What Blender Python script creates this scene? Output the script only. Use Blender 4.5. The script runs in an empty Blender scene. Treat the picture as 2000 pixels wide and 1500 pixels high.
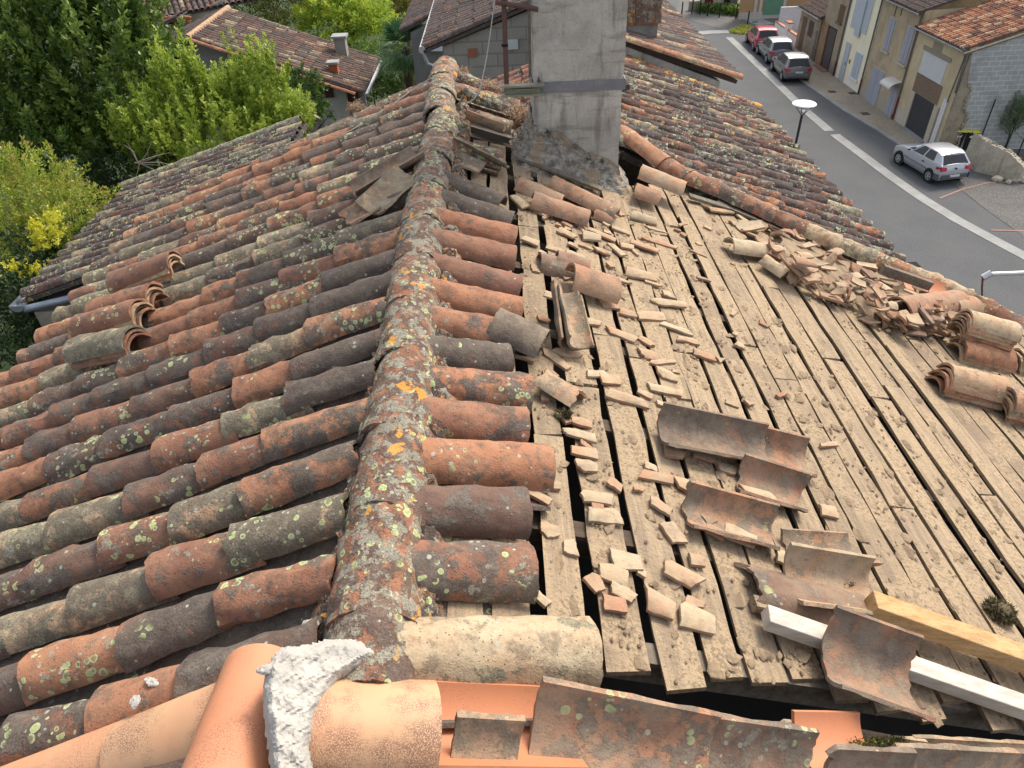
import bpy, math, random
import numpy as np
from math import radians, sin, cos, tan, pi
random.seed(7); rng = np.random.default_rng(7)
SC = bpy.context.scene; COL = SC.collection
# ---------------------------------------------------------------- camera, sky, sun, exposure
Z0 = 13.9; PITCH = radians(38.4); ROLL = radians(2.5); FPX = 1386.0      # focal length in pixels of a 2000 px wide frame
O = np.array([0, 0, Z0])
F_ = np.array([0, cos(PITCH), -sin(PITCH)]); R0 = np.array([1., 0, 0]); D0 = np.array([0, -sin(PITCH), -cos(PITCH)])
R_ = cos(ROLL)*R0 + sin(ROLL)*D0; D_ = -sin(ROLL)*R0 + cos(ROLL)*D0
cd = bpy.data.cameras.new('camera'); cam = bpy.data.objects.new('camera', cd); COL.objects.link(cam)
import mathutils
from mathutils import Vector, Matrix
M = Matrix(((R_[0], -D_[0], -F_[0], 0), (R_[1], -D_[1], -F_[1], 0), (R_[2], -D_[2], -F_[2], Z0), (0, 0, 0, 1)))
cam.matrix_world = M
cd.sensor_width = 36.0; cd.lens = 36.0*FPX/2000.0; cd.clip_start = 0.05; cd.clip_end = 2000
SC.camera = cam
world = bpy.data.worlds.new('World'); SC.world = world; world.use_nodes = True
wn = world.node_tree; bg = wn.nodes['Background']
SUN_EL = radians(50); SUN_AZ = radians(42)          # azimuth clockwise from +Y (veiled sun beyond the roofs, to the right)
sky = wn.nodes.new('ShaderNodeTexSky'); sky.sky_type = 'NISHITA'; sky.sun_disc = False
sky.sun_elevation = SUN_EL; sky.sun_rotation = SUN_AZ; sky.air_density = 1.0; sky.dust_density = 3.0; sky.ozone_density = 0.6
hs = wn.nodes.new('ShaderNodeHueSaturation'); hs.inputs['Saturation'].default_value = 0.45      # thin high cloud
wn.links.new(sky.outputs[0], hs.inputs['Color']); wn.links.new(hs.outputs[0], bg.inputs[0]); bg.inputs[1].default_value = 0.15
sd = bpy.data.lights.new('sun', 'SUN'); sd.energy = 1.75; sd.angle = radians(16); sd.color = (1, 0.90, 0.76)
sun = bpy.data.objects.new('sun', sd); COL.objects.link(sun)
sdir = Vector((sin(SUN_AZ)*cos(SUN_EL), cos(SUN_AZ)*cos(SUN_EL), sin(SUN_EL)))
sun.rotation_euler = sdir.to_track_quat('Z', 'Y').to_euler(); sun.location = (5, -5, 30)
SC.view_settings.view_transform = 'Standard'; SC.view_settings.look = 'None'
SC.view_settings.exposure = 1.08; SC.view_settings.gamma = 1.0

# ---------------------------------------------------------------- points on real planes seen at a pixel of the 2000x1500 photograph
def ray(u, v): return F_ + R_*(u-1000)/FPX + D_*(v-750)/FPX
def on(u, v, n, p0):
    r = ray(u, v); n = np.array(n, float); return O + r*((n @ (np.array(p0)-O))/(n @ r))
def PX(u, v, x): return on(u, v, (1, 0, 0), (x, 0, 0))
def PY(u, v, y): return on(u, v, (0, 1, 0), (0, y, 0))
def PZ(u, v, z=0.0): return on(u, v, (0, 0, 1), (0, 0, z))
RX, RZ = -0.45, 12.06                                     # ridge foot line (runs along Y)
TA = tan(radians(19)); CA = cos(radians(19))
NR = np.array([TA, 0, 1.])*CA; NL = np.array([-TA, 0, 1.])*CA
def PR(u, v, h=0.0): return on(u, v, NR, (RX, 0, RZ+h))   # right slope (boards), h above
def PL(u, v, h=0.0): return on(u, v, NL, (RX, 0, RZ+h))
def zr(x): return RZ - TA*(x-RX)
def zl(x): return RZ + TA*(x-RX)

# ---------------------------------------------------------------- objects
def tag(o, label=None, cat=None, group=None, kind=None):
    if label: o['label'] = label
    if cat: o['category'] = cat
    if group: o['group'] = group
    if kind: o['kind'] = kind
    return o
def empty(name, loc, label=None, cat=None, group=None, rz=0.0):
    o = bpy.data.objects.new(name, None); o.empty_display_size = 0.2; COL.objects.link(o)
    o.location = loc; o.rotation_euler = (0, 0, rz)
    return tag(o, label, cat, group)
class G:
    """collects verts/faces/tints, builds one mesh object"""
    def __init__(s): s.v = []; s.f = []; s.t = []; s.n = 0
    def add(s, v, f, tint=(0.5, 0.3, 0.3, 0.5)):
        v = np.asarray(v, float).reshape(-1, 3)
        s.v.append(v); s.f += [tuple(i+s.n for i in q) for q in f]
        t = np.asarray(tint, float)
        s.t.append(np.tile(t, (len(v), 1)) if t.ndim == 1 else t); s.n += len(v)
        return s
    def build(s, name, mat, parent=None, org=None, smooth=False, kind=None):
        me = bpy.data.meshes.new(name); v = np.vstack(s.v)
        if org is not None: v = v - np.array(org)
        me.from_pydata(v.tolist(), [], s.f)
        a = me.attributes.new('tint', 'FLOAT_COLOR', 'POINT'); a.data.foreach_set('color', np.vstack(s.t).astype(np.float32).ravel())
        if smooth:
            me.polygons.foreach_set('use_smooth', [True]*len(me.polygons))
            try: me.set_sharp_from_angle(angle=radians(42))
            except Exception: pass
        me.materials.append(mat); me.update()
        o = bpy.data.objects.new(name, me); COL.objects.link(o)
        if parent: o.parent = parent
        elif org is not None: o.location = org
        if kind: o['kind'] = kind
        return o
BOXF = [(0, 3, 2, 1), (4, 5, 6, 7), (0, 1, 5, 4), (1, 2, 6, 5), (2, 3, 7, 6), (3, 0, 4, 7)]
def boxv(a, b):
    (x0, y0, z0), (x1, y1, z1) = a, b
    return np.array([(x0, y0, z0), (x1, y0, z0), (x1, y1, z0), (x0, y1, z0), (x0, y0, z1), (x1, y0, z1), (x1, y1, z1), (x0, y1, z1)])
def frame(d, n):
    d = np.array(d, float); d /= np.linalg.norm(d); n = np.array(n, float); n -= d*(n @ d); n /= np.linalg.norm(n)
    return np.stack([d, np.cross(n, d), n], 1)          # columns: along, side, up
def put(v, Fm, p): return v @ Fm.T + np.array(p)
def obox(g, p, Fm, size, tint=(.5, .3, .3, .5), taper=0.0, wob=0.0):
    l, w, h = size; v = boxv((-l/2, -w/2, 0), (l/2, w/2, h))
    if wob: v = v + rng.normal(0, wob, v.shape)
    g.add(put(v, Fm, p), BOXF, tint); return g
def box(g, a, b, tint=(.5, .3, .3, .5)): g.add(boxv(a, b), BOXF, tint); return g
def tube(g, pts, r, n=8, tint=(.5, .3, .3, .5), caps=True):
    pts = [np.array(p, float) for p in pts]; rs = r if hasattr(r, '__len__') else [r]*len(pts)
    V = []; up = np.array([0.13, 0.21, 0.97])
    for i, p in enumerate(pts):
        d = pts[min(i+1, len(pts)-1)]-pts[max(i-1, 0)]; d /= (np.linalg.norm(d)+1e-9)
        a = np.cross(d, up); 
        if np.linalg.norm(a) < .1: a = np.cross(d, (1, 0, 0))
        a /= np.linalg.norm(a); b = np.cross(d, a)
        for k in range(n): t = 2*pi*k/n; V.append(p+rs[i]*(cos(t)*a+sin(t)*b))
    Fc = []
    for i in range(len(pts)-1):
        for k in range(n): k2 = (k+1) % n; Fc.append((i*n+k, i*n+k2, (i+1)*n+k2, (i+1)*n+k))
    if caps: Fc.append(tuple(range(n-1, -1, -1))); Fc.append(tuple(range((len(pts)-1)*n, len(pts)*n)))
    g.add(V, Fc, tint); return g
def poly(g, pts, tint=(.5, .3, .3, .5)): g.add(pts, [tuple(range(len(pts)))], tint); return g
def prism(g, pts, h, tint=(.5, .3, .3, .5)):
    """polygon (3D points) extruded by vector h"""
    p = np.array(pts, float); n = len(p); q = p+np.array(h)
    f = [tuple(range(n-1, -1, -1)), tuple(range(n, 2*n))]+[(i, (i+1) % n, n+(i+1) % n, n+i) for i in range(n)]
    g.add(np.vstack([p, q]), f, tint); return g
def icolump(r=1.0, jag=.25, sub=2, seed=0):
    import bmesh
    bm = bmesh.new(); bmesh.ops.create_icosphere(bm, subdivisions=sub, radius=r)
    rr = np.random.default_rng(seed); v = np.array([x.co[:] for x in bm.verts]); f = [tuple(a.index for a in q.verts) for q in bm.faces]
    bm.free(); k = rr.normal(0, 1, (6, 3))*2.2/r; ph = rr.uniform(0, 6, 6)
    n = np.sin(v @ k.T+ph).mean(1)
    return v*(1+jag*(n*1.6+rr.normal(0, .25, len(v))))[:, None], f

# ---------------------------------------------------------------- node materials
class NT:
    def __init__(s, name):
        s.m = bpy.data.materials.new(name); s.m.use_nodes = True; s.t = s.m.node_tree; s.b = s.t.nodes['Principled BSDF']
    def n(s, ty, **kw):
        x = s.t.nodes.new('ShaderNode'+ty)
        for k, v in kw.items():
            if k.startswith('_'): setattr(x, k[1:], v)
            else: s.set(x.inputs[k.replace('__', ' ')] if not k[1:].isdigit() else x.inputs[int(k[1:])], v)
        return x
    def set(s, inp, v):
        if hasattr(v, 'is_output') or hasattr(v, 'links'): s.t.links.new(v, inp)
        elif isinstance(v, (tuple, list)) and len(v) == 3 and inp.type == 'RGBA': inp.default_value = (*v, 1)
        else: inp.default_value = v
    def noise(s, vec, scale, detail=3, rough=.55): return s.n('TexNoise', Vector=vec, Scale=scale, Detail=detail, Roughness=rough).outputs[0]
    def math(s, op, a, b=0.0, c=None, clamp=False):
        x = s.n('Math', _operation=op, _use_clamp=clamp); s.set(x.inputs[0], a); s.set(x.inputs[1], b)
        if c is not None: s.set(x.inputs[2], c)
        return x.outputs[0]
    def rng(s, v, a, b, c=0.0, d=1.0):
        x = s.n('MapRange', _interpolation_type='SMOOTHSTEP'); s.set(x.inputs[0], v)
        for i, q in enumerate((a, b, c, d)): s.set(x.inputs[i+1], q)
        return x.outputs[0]
    def mix(s, f, a, b, bt='MIX'):
        x = s.n('Mix', _data_type='RGBA', _blend_type=bt, _clamp_factor=True); s.set(x.inputs[0], f); s.set(x.inputs[6], a); s.set(x.inputs[7], b)
        return x.outputs[2]
    def ramp(s, f, stops):
        x = s.n('ValToRGB'); s.set(x.inputs[0], f); e = x.color_ramp.elements
        while len(e) < len(stops): e.new(.5)
        for i, (p, c) in enumerate(stops): e[i].position = p; e[i].color = (*c, 1)
        return x.outputs[0]
    def pos(s): return s.n('NewGeometry').outputs['Position']
    def bump(s, h, strength, dist, prev=None):
        x = s.n('Bump'); s.set(x.inputs['Height'], h); x.inputs['Strength'].default_value = strength; x.inputs['Distance'].default_value = dist
        if prev is not None: s.set(x.inputs['Normal'], prev)
        s.set(s.b.inputs['Normal'], x.outputs[0]); return x.outputs[0]
    def out(s, col, rough=.85, spec=.25):
        s.set(s.b.inputs['Base Color'], col); s.set(s.b.inputs['Roughness'], rough); s.b.inputs['Specular IOR Level'].default_value = spec
        return s.m
def plain(name, c1, c2=None, scale=4.0, rough=.8, bump=.0, bscale=60, metal=0.0, spec=.3, stain=None):
    t = NT(name); p = t.pos(); c2 = c2 or tuple(x*.8 for x in c1)
    f = t.rng(t.noise(p, scale, 5), .35, .65); c = t.mix(f, c1, c2)
    c = t.mix(t.rng(t.noise(p, scale*9, 3), .4, .62), c, tuple((a+b)/2*.9 for a, b in zip(c1, c2)))
    if stain: c = t.mix(t.rng(t.noise(p, scale*.7, 6), .52, .72), c, stain)
    if bump: t.bump(t.noise(p, bscale, 4), bump, .01)
    t.b.inputs['Metallic'].default_value = metal
    return t.out(c, rough, spec)

def mat_tile(name, aged=1.0, orange=0.0, yellow=1.0, grey=1.0, bumpk=1.0, dust=0.0):
    """clay tile. tint.r hue (dark maroon..brick..orange..buff), tint.g soot/grey crust, tint.b lichen, tint.a seed"""
    t = NT(name); at = t.n('Attribute', _attribute_name='tint'); col = at.outputs['Color']; al = at.outputs['Alpha']
    sp = t.n('SeparateColor'); t.set(sp.inputs[0], col); r, g, b = sp.outputs
    off = t.math('MULTIPLY', al, 37.0)
    p = t.n('VectorMath', _operation='ADD'); t.set(p.inputs[0], t.pos()); t.set(p.inputs[1], off); p = p.outputs[0]
    n1 = t.noise(p, 7, 4); n2 = t.noise(p, 26, 6, .65); n3 = t.noise(p, 150, 3, .6)
    h = t.math('ADD', r, t.math('MULTIPLY', t.math('SUBTRACT', n1, .5), .35))
    base = t.ramp(h, [(0.0, (.060, .037, .034)), (.22, (.125, .066, .052)), (.42, (.23, .097, .060)), (.60, (.35, .150, .078)),
                      (.76, (.38, .19, .105)), (.90, (.43, .31, .19)), (1.0, (.47, .39, .26))])
    base = t.mix(t.rng(n2, .45, .75), base, t.mix(.5, base, (.10, .06, .045)))
    # grey-black crust
    cr = t.math('ADD', t.math('MULTIPLY', t.rng(t.noise(p, 9, 5, .6), .30, .70), .66), t.math('MULTIPLY', t.rng(n2, .3, .7), .34))
    th = t.math('SUBTRACT', 1.03, t.math('MULTIPLY', g, .92))
    crust = t.rng(cr, t.math('SUBTRACT', th, .09), t.math('ADD', th, .07))
    ccol = t.mix(t.rng(t.math('ADD', t.math('MULTIPLY', n3, .6), t.math('MULTIPLY', n2, .4)), .38, .62), (.045, .038, .036), (.135, .115, .10))
    ccol = t.mix(t.rng(r, .78, .9), ccol, t.mix(t.rng(n3, .35, .65), (.12, .115, .075), (.27, .25, .17)))
    base = t.mix(t.math('MULTIPLY', crust, .93*aged), base, ccol)
    mot = t.rng(t.math('ADD', t.math('MULTIPLY', t.noise(p, 15, 6, .7), .7), t.math('MULTIPLY', g, .14)), .37, .50)
    base = t.mix(t.math('MULTIPLY', mot, .78*aged), base, t.mix(.72, base, (.05, .038, .034)))
    # black specks
    vo = t.n('TexVoronoi', _feature='F1'); t.set(vo.inputs['Vector'], p); vo.inputs['Scale'].default_value = 85
    sc = t.n('SeparateColor'); t.set(sc.inputs[0], vo.outputs['Color'])
    spk = t.math('MULTIPLY', t.rng(vo.outputs['Distance'], .16, .28, 1, 0), t.math('GREATER_THAN', sc.outputs[0], t.math('SUBTRACT', 1.0, t.math('MULTIPLY', g, .9))))
    base = t.mix(t.math('MULTIPLY', spk, .85*aged), base, (.035, .03, .03))
    # small pale grey lichen dots + irregular grey patches
    if grey:
        v2 = t.n('TexVoronoi', _feature='F1'); t.set(v2.inputs['Vector'], p); v2.inputs['Scale'].default_value = 48
        s2 = t.n('SeparateColor'); t.set(s2.inputs[0], v2.outputs['Color'])
        rad = t.math('MULTIPLY', s2.outputs[1], .42)
        dot = t.math('MULTIPLY', t.math('LESS_THAN', v2.outputs['Distance'], rad), t.math('GREATER_THAN', s2.outputs[0], t.math('SUBTRACT', 1.01, t.math('MULTIPLY', b, .20*grey))))
        base = t.mix(t.math('MULTIPLY', dot, .8), base, t.mix(n3, (.28, .30, .25), (.46, .46, .38)))
        pa = t.rng(t.math('ADD', t.noise(p, 13, 6, .7), t.math('MULTIPLY', b, .10*grey)), .675, .715)
        base = t.mix(t.math('MULTIPLY', pa, .7), base, t.mix(t.rng(n3, .3, .7), (.17, .165, .13), (.36, .355, .275)))
    if yellow:   # yellow-green ring lichen, in colonies
        v3 = t.n('TexVoronoi', _feature='F1'); t.set(v3.inputs['Vector'], p); v3.inputs['Scale'].default_value = 34
        s3 = t.n('SeparateColor'); t.set(s3.inputs[0], v3.outputs['Color'])
        rad = t.math('ADD', .14, t.math('MULTIPLY', t.math('POWER', s3.outputs[1], 2.0), .52))
        d = t.math('DIVIDE', t.math('ADD', v3.outputs['Distance'], t.math('MULTIPLY', t.math('SUBTRACT', n3, .5), .12)), rad)
        disk = t.math('LESS_THAN', d, 1.0)
        colny = t.rng(t.math('ADD', t.noise(p, 4.2, 2), t.math('MULTIPLY', b, .215*yellow)), .685, .725)
        disk = t.math('MULTIPLY', t.math('MULTIPLY', disk, colny), t.math('GREATER_THAN', s3.outputs[2], .30))
        ring = t.rng(d, .5, .78, 0, 1)
        inner = t.mix(t.math('GREATER_THAN', s3.outputs[0], .45), t.mix(.6, base, (.22, .24, .11)), (.36, .43, .17))
        base = t.mix(t.math('MULTIPLY', disk, .88), base, t.mix(ring, inner, (.44, .50, .25)))
    if orange:
        o1 = t.math('ADD', t.noise(p, 9, 3), t.math('MULTIPLY', t.noise(p, 60, 3), .22))
        ok = t.rng(o1, .80-.1*orange, .84-.1*orange)
        base = t.mix(t.math('MULTIPLY', ok, .9), base, t.mix(n2, (.55, .20, .02), (.62, .33, .06)))
    if dust: base = t.mix(t.math('MULTIPLY', t.rng(t.math('ADD', n1, t.math('MULTIPLY', n2, .5)), .55, .95, .35, 1), dust), base, (.33, .265, .185))
    hh = t.math('ADD', t.math('ADD', t.math('MULTIPLY', n3, .45), n2), t.math('MULTIPLY', crust, .25))
    t.bump(hh, .55*bumpk, .012)
    return t.out(base, .88, .22)
TILE = mat_tile('aged_clay_tile', orange=0, dust=.20)
RIDGE_TILE = mat_tile('ridge_clay_tile', aged=.85, orange=.55, yellow=.7, grey=1.5, bumpk=1.8, dust=.15)
FARTILE = mat_tile('mossy_far_tile', orange=.1, yellow=.9, grey=1.6, bumpk=1.5)
SHARD = mat_tile('dusty_clay', aged=.55, yellow=0, grey=.25, bumpk=.8, dust=.55)
LOOSE = mat_tile('loose_clay_tile', aged=.9, yellow=.5, grey=.6, bumpk=1.0, dust=.55)

def mat_wood(name, c1, c2, dust, kd=.55, axis=1, rough=.9, grain=1.0):
    t = NT(name); p = t.pos(); at = t.n('Attribute', _attribute_name='tint'); sp = t.n('SeparateColor'); t.set(sp.inputs[0], at.outputs['Color'])
    mp = t.n('Mapping'); t.set(mp.inputs[0], p); s = [26, 26, 26]; s[axis] = 1.6; mp.inputs['Scale'].default_value = s
    ad = t.n('VectorMath', _operation='ADD'); t.set(ad.inputs[0], mp.outputs[0]); t.set(ad.inputs[1], t.math('MULTIPLY', sp.outputs[2], 50))
    gr = t.noise(ad.outputs[0], 1.4, 5, .6)
    base = t.mix(t.rng(gr, .36, .66), c1, c2)
    base = t.mix(t.math('MULTIPLY', sp.outputs[0], .75), base, tuple(x*.52+.01*(i == 2) for i, x in enumerate(c1)))
    n1 = t.noise(p, 5, 5, .6); n2 = t.noise(p, 34, 6, .7); n3 = t.noise(p, 120, 3, .6)
    dm = t.rng(t.math('ADD', n1, t.math('MULTIPLY', n2, .35)), .62, .78)
    base = t.mix(t.math('MULTIPLY', dm, kd), base, dust)
    n4 = t.noise(p, 62, 4, .65)
    dk = t.rng(t.math('ADD', t.math('MULTIPLY', n4, .6), t.math('MULTIPLY', n1, .4)), .53, .59)
    base = t.mix(t.math('MULTIPLY', dk, kd*.7), base, tuple(x*.42 for x in dust))
    hh = t.math('ADD', t.math('MULTIPLY', gr, .25*grain), t.math('ADD', t.math('MULTIPLY', n2, kd), t.math('MULTIPLY', n4, .8*kd)))
    t.bump(hh, .8, .016)
    return t.out(base, rough, .15)
PLANK = mat_wood('dusty_plank', (.385, .29, .185), (.25, .19, .13), (.375, .28, .178), .85)
GREYWOOD = mat_wood('weathered_wood', (.20, .17, .13), (.12, .10, .08), (.22, .18, .13), .4)
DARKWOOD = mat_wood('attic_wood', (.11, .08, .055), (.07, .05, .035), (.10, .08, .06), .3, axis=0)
NEWWOOD = mat_wood('yellow_timber', (.50, .33, .16), (.36, .21, .09), (.42, .30, .17), .3, axis=0, grain=1.5)
WHITEWOOD = mat_wood('pale_timber', (.53, .48, .41), (.40, .355, .30), (.44, .38, .31), .15, axis=0, grain=.4)
MORTAR = mat_tile('old_ridge_mortar', orange=.45, yellow=.3, grey=1.6, bumpk=1.8)
NEWMORTAR = plain('fresh_mortar', (.47, .44, .385), (.33, .31, .28), 9, .9, .9, 55)
STUCCO = plain('chimney_render', (.30, .285, .25), (.235, .225, .20), 2.6, .92, .5, 70, stain=(.12, .11, .10))
ZINC = plain('zinc', (.30, .34, .39), (.22, .25, .29), 8, .45, .05, 50, metal=.5)
BANDM = plain('steel_band', (.22, .235, .26), (.16, .17, .19), 9, .5, .1, 40, metal=.3)
RUST = plain('rusty_steel', (.13, .07, .055), (.085, .05, .045), 12, .75, .2, 80)
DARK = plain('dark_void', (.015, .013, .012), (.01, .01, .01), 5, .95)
GALV = plain('galvanised', (.55, .57, .58), (.45, .47, .48), 10, .35, .05, 60, metal=.7)
def mat_newclay():
    t = NT('new_clay'); p = t.pos(); at = t.n('Attribute', _attribute_name='tint'); sp = t.n('SeparateColor'); t.set(sp.inputs[0], at.outputs['Color'])
    base = t.ramp(t.math('ADD', sp.outputs[0], t.math('MULTIPLY', t.math('SUBTRACT', t.noise(p, 5, 2), .5), .5)),
                  [(0, (.50, .185, .085)), (.45, (.50, .22, .115)), (.75, (.50, .30, .165)), (1, (.33, .20, .135))])
    v = t.noise(p, 330, 2, .5); v2 = t.noise(p, 9, 3)
    k = t.math('MULTIPLY', t.rng(t.math('ADD', v, t.math('MULTIPLY', sp.outputs[1], .14)), .62, .66), t.rng(v2, .38, .62, .05, 1))
    base = t.mix(t.math('MULTIPLY', k, .8), base, (.17, .085, .06))
    t.bump(t.noise(p, 200, 3), .12, .004)
    return t.out(base, .62, .35)
NEWCLAY = mat_newclay()

# ---------------------------------------------------------------- canal tile geometry (local: x along, y side, z up, rests on z=0)
def tile_geo(L, w0, w1=None, th=.013, half=74, na=12, nl=6, jag=0.0, rough=.003, cut=None, flip=False, seed=None, curve=0.0, flat=False, arc=None):
    """w0 width at -L/2 (upper end), w1 at +L/2. arc=(a0,a1) fraction of the profile. cut: jaggedness of the ends."""
    rs = np.random.default_rng(seed if seed is not None else int(rng.integers(1e9)))
    w1 = w0 if w1 is None else w1; A = radians(half)
    a0, a1 = arc or (0.0, 1.0)
    u = np.linspace(0, 1, na+1); s = np.linspace(0, 1, nl+1)
    jl = np.cumsum(rs.normal(0, 1, na+1)); jl = (jl-np.linspace(jl[0], jl[-1], na+1)); jr = np.cumsum(rs.normal(0, 1, na+1)); jr = jr-np.linspace(jr[0], jr[-1], na+1)
    jl = jl/(abs(jl).max()+1e-6); jr = jr/(abs(jr).max()+1e-6)
    ja = np.cumsum(rs.normal(0, 1, nl+1)); ja -= np.linspace(ja[0], ja[-1], nl+1); ja /= (abs(ja).max()+1e-6)
    jb = np.cumsum(rs.normal(0, 1, nl+1)); jb -= np.linspace(jb[0], jb[-1], nl+1); jb /= (abs(jb).max()+1e-6)
    U, S = np.meshgrid(u, s)                              # (nl+1, na+1)
    c = (cut or 0.0)
    tl, tr = rs.uniform(-1, 1, 2)*c
    xl = -.5+(jl*.5*c+(u-.5)*tl)*.55; xr = .5+(jr*.5*c+(u-.5)*tr)*.55
    X = (xl[None, :]*(1-S)+xr[None, :]*S)*L
    lo = a0+jag*np.maximum(ja, 0)*.35; hi = a1-jag*np.maximum(jb, 0)*.35
    Ang = (lo[:, None]*(1-U)+hi[:, None]*U)*2*A-A
    W = (w0*(1-S)+w1*S); Rr = W/2/sin(A)
    nz = (np.sin(X*31+rs.uniform(0, 6))*np.cos(Ang*3+rs.uniform(0, 6))+rs.normal(0, .45, X.shape))*rough
    def surf(Rv):
        if flat: return X, (Ang/(2*A))*W, (Rv-Rr)+np.zeros_like(X)+nz+.02*W*np.cos(Ang)
        return X, Rv*np.sin(Ang), Rv*np.cos(Ang)-Rr*cos(A)
    xo, yo, zo = surf(Rr+nz); xi, yi, zi = surf(Rr-th)
    Vv = np.concatenate([np.stack([xo, yo, zo], -1).reshape(-1, 3), np.stack([xi, yi, zi], -1).reshape(-1, 3)])
    if flat: Vv[len(Vv)//2:, 2] = Vv[:len(Vv)//2, 2]-th
    Vv[:, 2] -= Vv[:, 2].min()
    if curve: Vv[:, 2] += curve*(Vv[:, 0]/L)**2
    m = na+1; n = (nl+1)*m; f = []
    for i in range(nl):
        for j in range(na):
            a = i*m+j; f.append((a, a+1, a+m+1, a+m)); a += n; f.append((a, a+m, a+m+1, a+1))
        a = i*m; f.append((a, a+m, a+m+n, a+n)); a = i*m+na; f.append((a+m, a, a+n, a+m+n))
    for j in range(na):
        a = j; f.append((a+1, a, a+n, a+1+n)); a = nl*m+j; f.append((a, a+1, a+1+n, a+n))
    if flip: Vv = Vv*np.array([1, -1, -1]); Vv[:, 2] -= Vv[:, 2].min()
    else: f = [q[::-1] for q in f]
    if flip: f = [q[::-1] for q in f]
    return Vv, f
def shard_geo(L, w, th=.015, R=.11, nc=5, seed=None, flip=False):
    """angular broken piece: straight fractured outline bent over a cylinder about x"""
    rs = np.random.default_rng(seed if seed is not None else int(rng.integers(1e9)))
    base = {3: [0, 2.2, 4.1], 4: [.75, 2.35, 3.9, 5.5], 5: [.6, 1.9, 2.9, 4.0, 5.5], 6: [.4, 1.3, 2.4, 3.5, 4.4, 5.6]}[nc]
    an = np.array(base)+rs.uniform(-.32, .32, nc); rad = rs.uniform(.78, 1.18, nc)
    cs = np.stack([np.sign(np.cos(an))*abs(np.cos(an))**.65*rad*L/2, np.sign(np.sin(an))*abs(np.sin(an))**.65*rad*w/2], 1)
    out = []
    for i in range(nc):
        a, b = cs[i], cs[(i+1) % nc]; k = 4
        for j in range(k): out.append(a+(b-a)*j/k+(rs.normal(0, .0016, 2) if j else 0))
    out = np.array(out); m = len(out); ctr = out.mean(0); V = []
    rings = [1.0, .985, .6, .25]
    for s in rings:
        for q in out: p = ctr+(q-ctr)*s; V.append((p[0], p[1], 0))
    V.append((ctr[0], ctr[1], 0)); V = np.array(V); n = len(V)
    Z = np.sqrt(np.maximum(R*R-V[:, 1]**2, 1e-4)); top = V.copy(); top[:, 2] = Z+rs.normal(0, .0006, n); top[:m, 2] -= .0015
    bot = V.copy(); bot[:, 2] = Z-th; f = []
    for r in range(3):
        for j in range(m): a = r*m+j; b = r*m+(j+1) % m; f.append((a, b, b+m, a+m)); f.append((n+a, n+a+m, n+b+m, n+b))
    for j in range(m): a = 3*m+j; b = 3*m+(j+1) % m; f.append((a, b, n-1)); f.append((n+b, n+a, 2*n-1)); a = j; b = (j+1) % m; f.append((b, a, n+a, n+b))
    Vv = np.vstack([top, bot]); Vv[:, 2] -= Vv[:, 2].min()
    if flip: Vv = Vv*np.array([1, -1, -1]); Vv[:, 2] -= Vv[:, 2].min()
    return Vv, f
def edge_tint(n, t, d=-.13):
    a = np.tile(np.array(t, float), (n, 1)); m = (n//2-1)//4; a[:m, 0] += d; a[n//2:n//2+m, 0] += d; a[:, 1] = np.clip(a[:, 1], 0, 1); a[n//2:n//2+m, 1] *= .3
    return a
def rtint(kind=None):
    r = random.random()
    if kind == 'far': return (random.choice([.05, .1, .15, .2, .3, .4, .6, .88]), random.uniform(.45, .85), random.uniform(.3, 1.0), random.random())
    if kind == 'buff': return (random.uniform(.84, 1.0), random.uniform(0, .22), random.uniform(0, .3), random.random())
    if kind == 'heap': return (random.choice([.55, .70, .74, .78, .86, .93, 1.0]), random.uniform(.05, .45), random.uniform(0, .6), random.random())
    if r < .14: hue, so = random.uniform(.84, .92), random.uniform(.62, .85)
    elif r < .32: hue, so = random.uniform(.14, .30), random.uniform(.40, .65)
    elif r < .52: hue, so = random.uniform(.25, .5), random.uniform(.62, .85)
    elif r < .80: hue, so = random.uniform(.38, .56), random.uniform(.30, .60)
    else: hue, so = random.uniform(.55, .68), random.uniform(.2, .5)
    return (hue, so, random.choice([.1, .3, .45, .6, .8, .95]), random.random())

# ================================================================ GROUND, ROAD
def sheet(name, pts, z, mat, kind='structure', par=None):
    g = G(); poly(g, [(p[0], p[1], z) for p in pts]); o = g.build(name, mat, par)
    if kind: o['kind'] = kind
    return o
def mat_ground(name, c1, c2, s1=.6, s2=30, bump=.3, speck=None, ks=.5, s3=140):
    t = NT(name); p = t.pos(); c = t.mix(t.rng(t.noise(p, s1, 5), .35, .65), c1, c2)
    c = t.mix(t.math('MULTIPLY', t.rng(t.noise(p, s2, 3), .35, .7), .5), c, tuple(x*.7 for x in c1))
    if speck: c = t.mix(t.math('MULTIPLY', t.rng(t.noise(p, s3, 2), .55, .62), ks), c, speck)
    t.bump(t.noise(p, s2*2, 3), bump, .02); return t.out(c, .9, .2)
ASPH = mat_ground('asphalt', (.092, .094, .096), (.080, .082, .085), .5, 22, .25, (.20, .20, .19), .35, 25)
ASPH2 = mat_ground('old_asphalt', (.115, .11, .105), (.092, .09, .086), .8, 26, .25, (.24, .22, .19), .6, 18)
PAVE = mat_ground('pebble_pavement', (.36, .305, .23), (.28, .24, .18), .5, 12, .5, (.10, .085, .07), .5, 16)
CONC = mat_ground('concrete_strip', (.30, .30, .285), (.24, .24, .23), 1.5, 20, .2)
GRASS = mat_ground('garden_ground', (.035, .055, .02), (.025, .04, .015), .5, 6, .5)
EARTH = mat_ground('earth', (.10, .08, .055), (.07, .055, .04), .8, 9, .6)
sheet('ground', [(-300, -60), (300, -60), (300, 700), (-300, 700)], -0.06, EARTH)
sheet('street_ground', [(3.0, -30), (90, -30), (90, 150), (3.0, 150)], -0.03, ASPH2)
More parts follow.
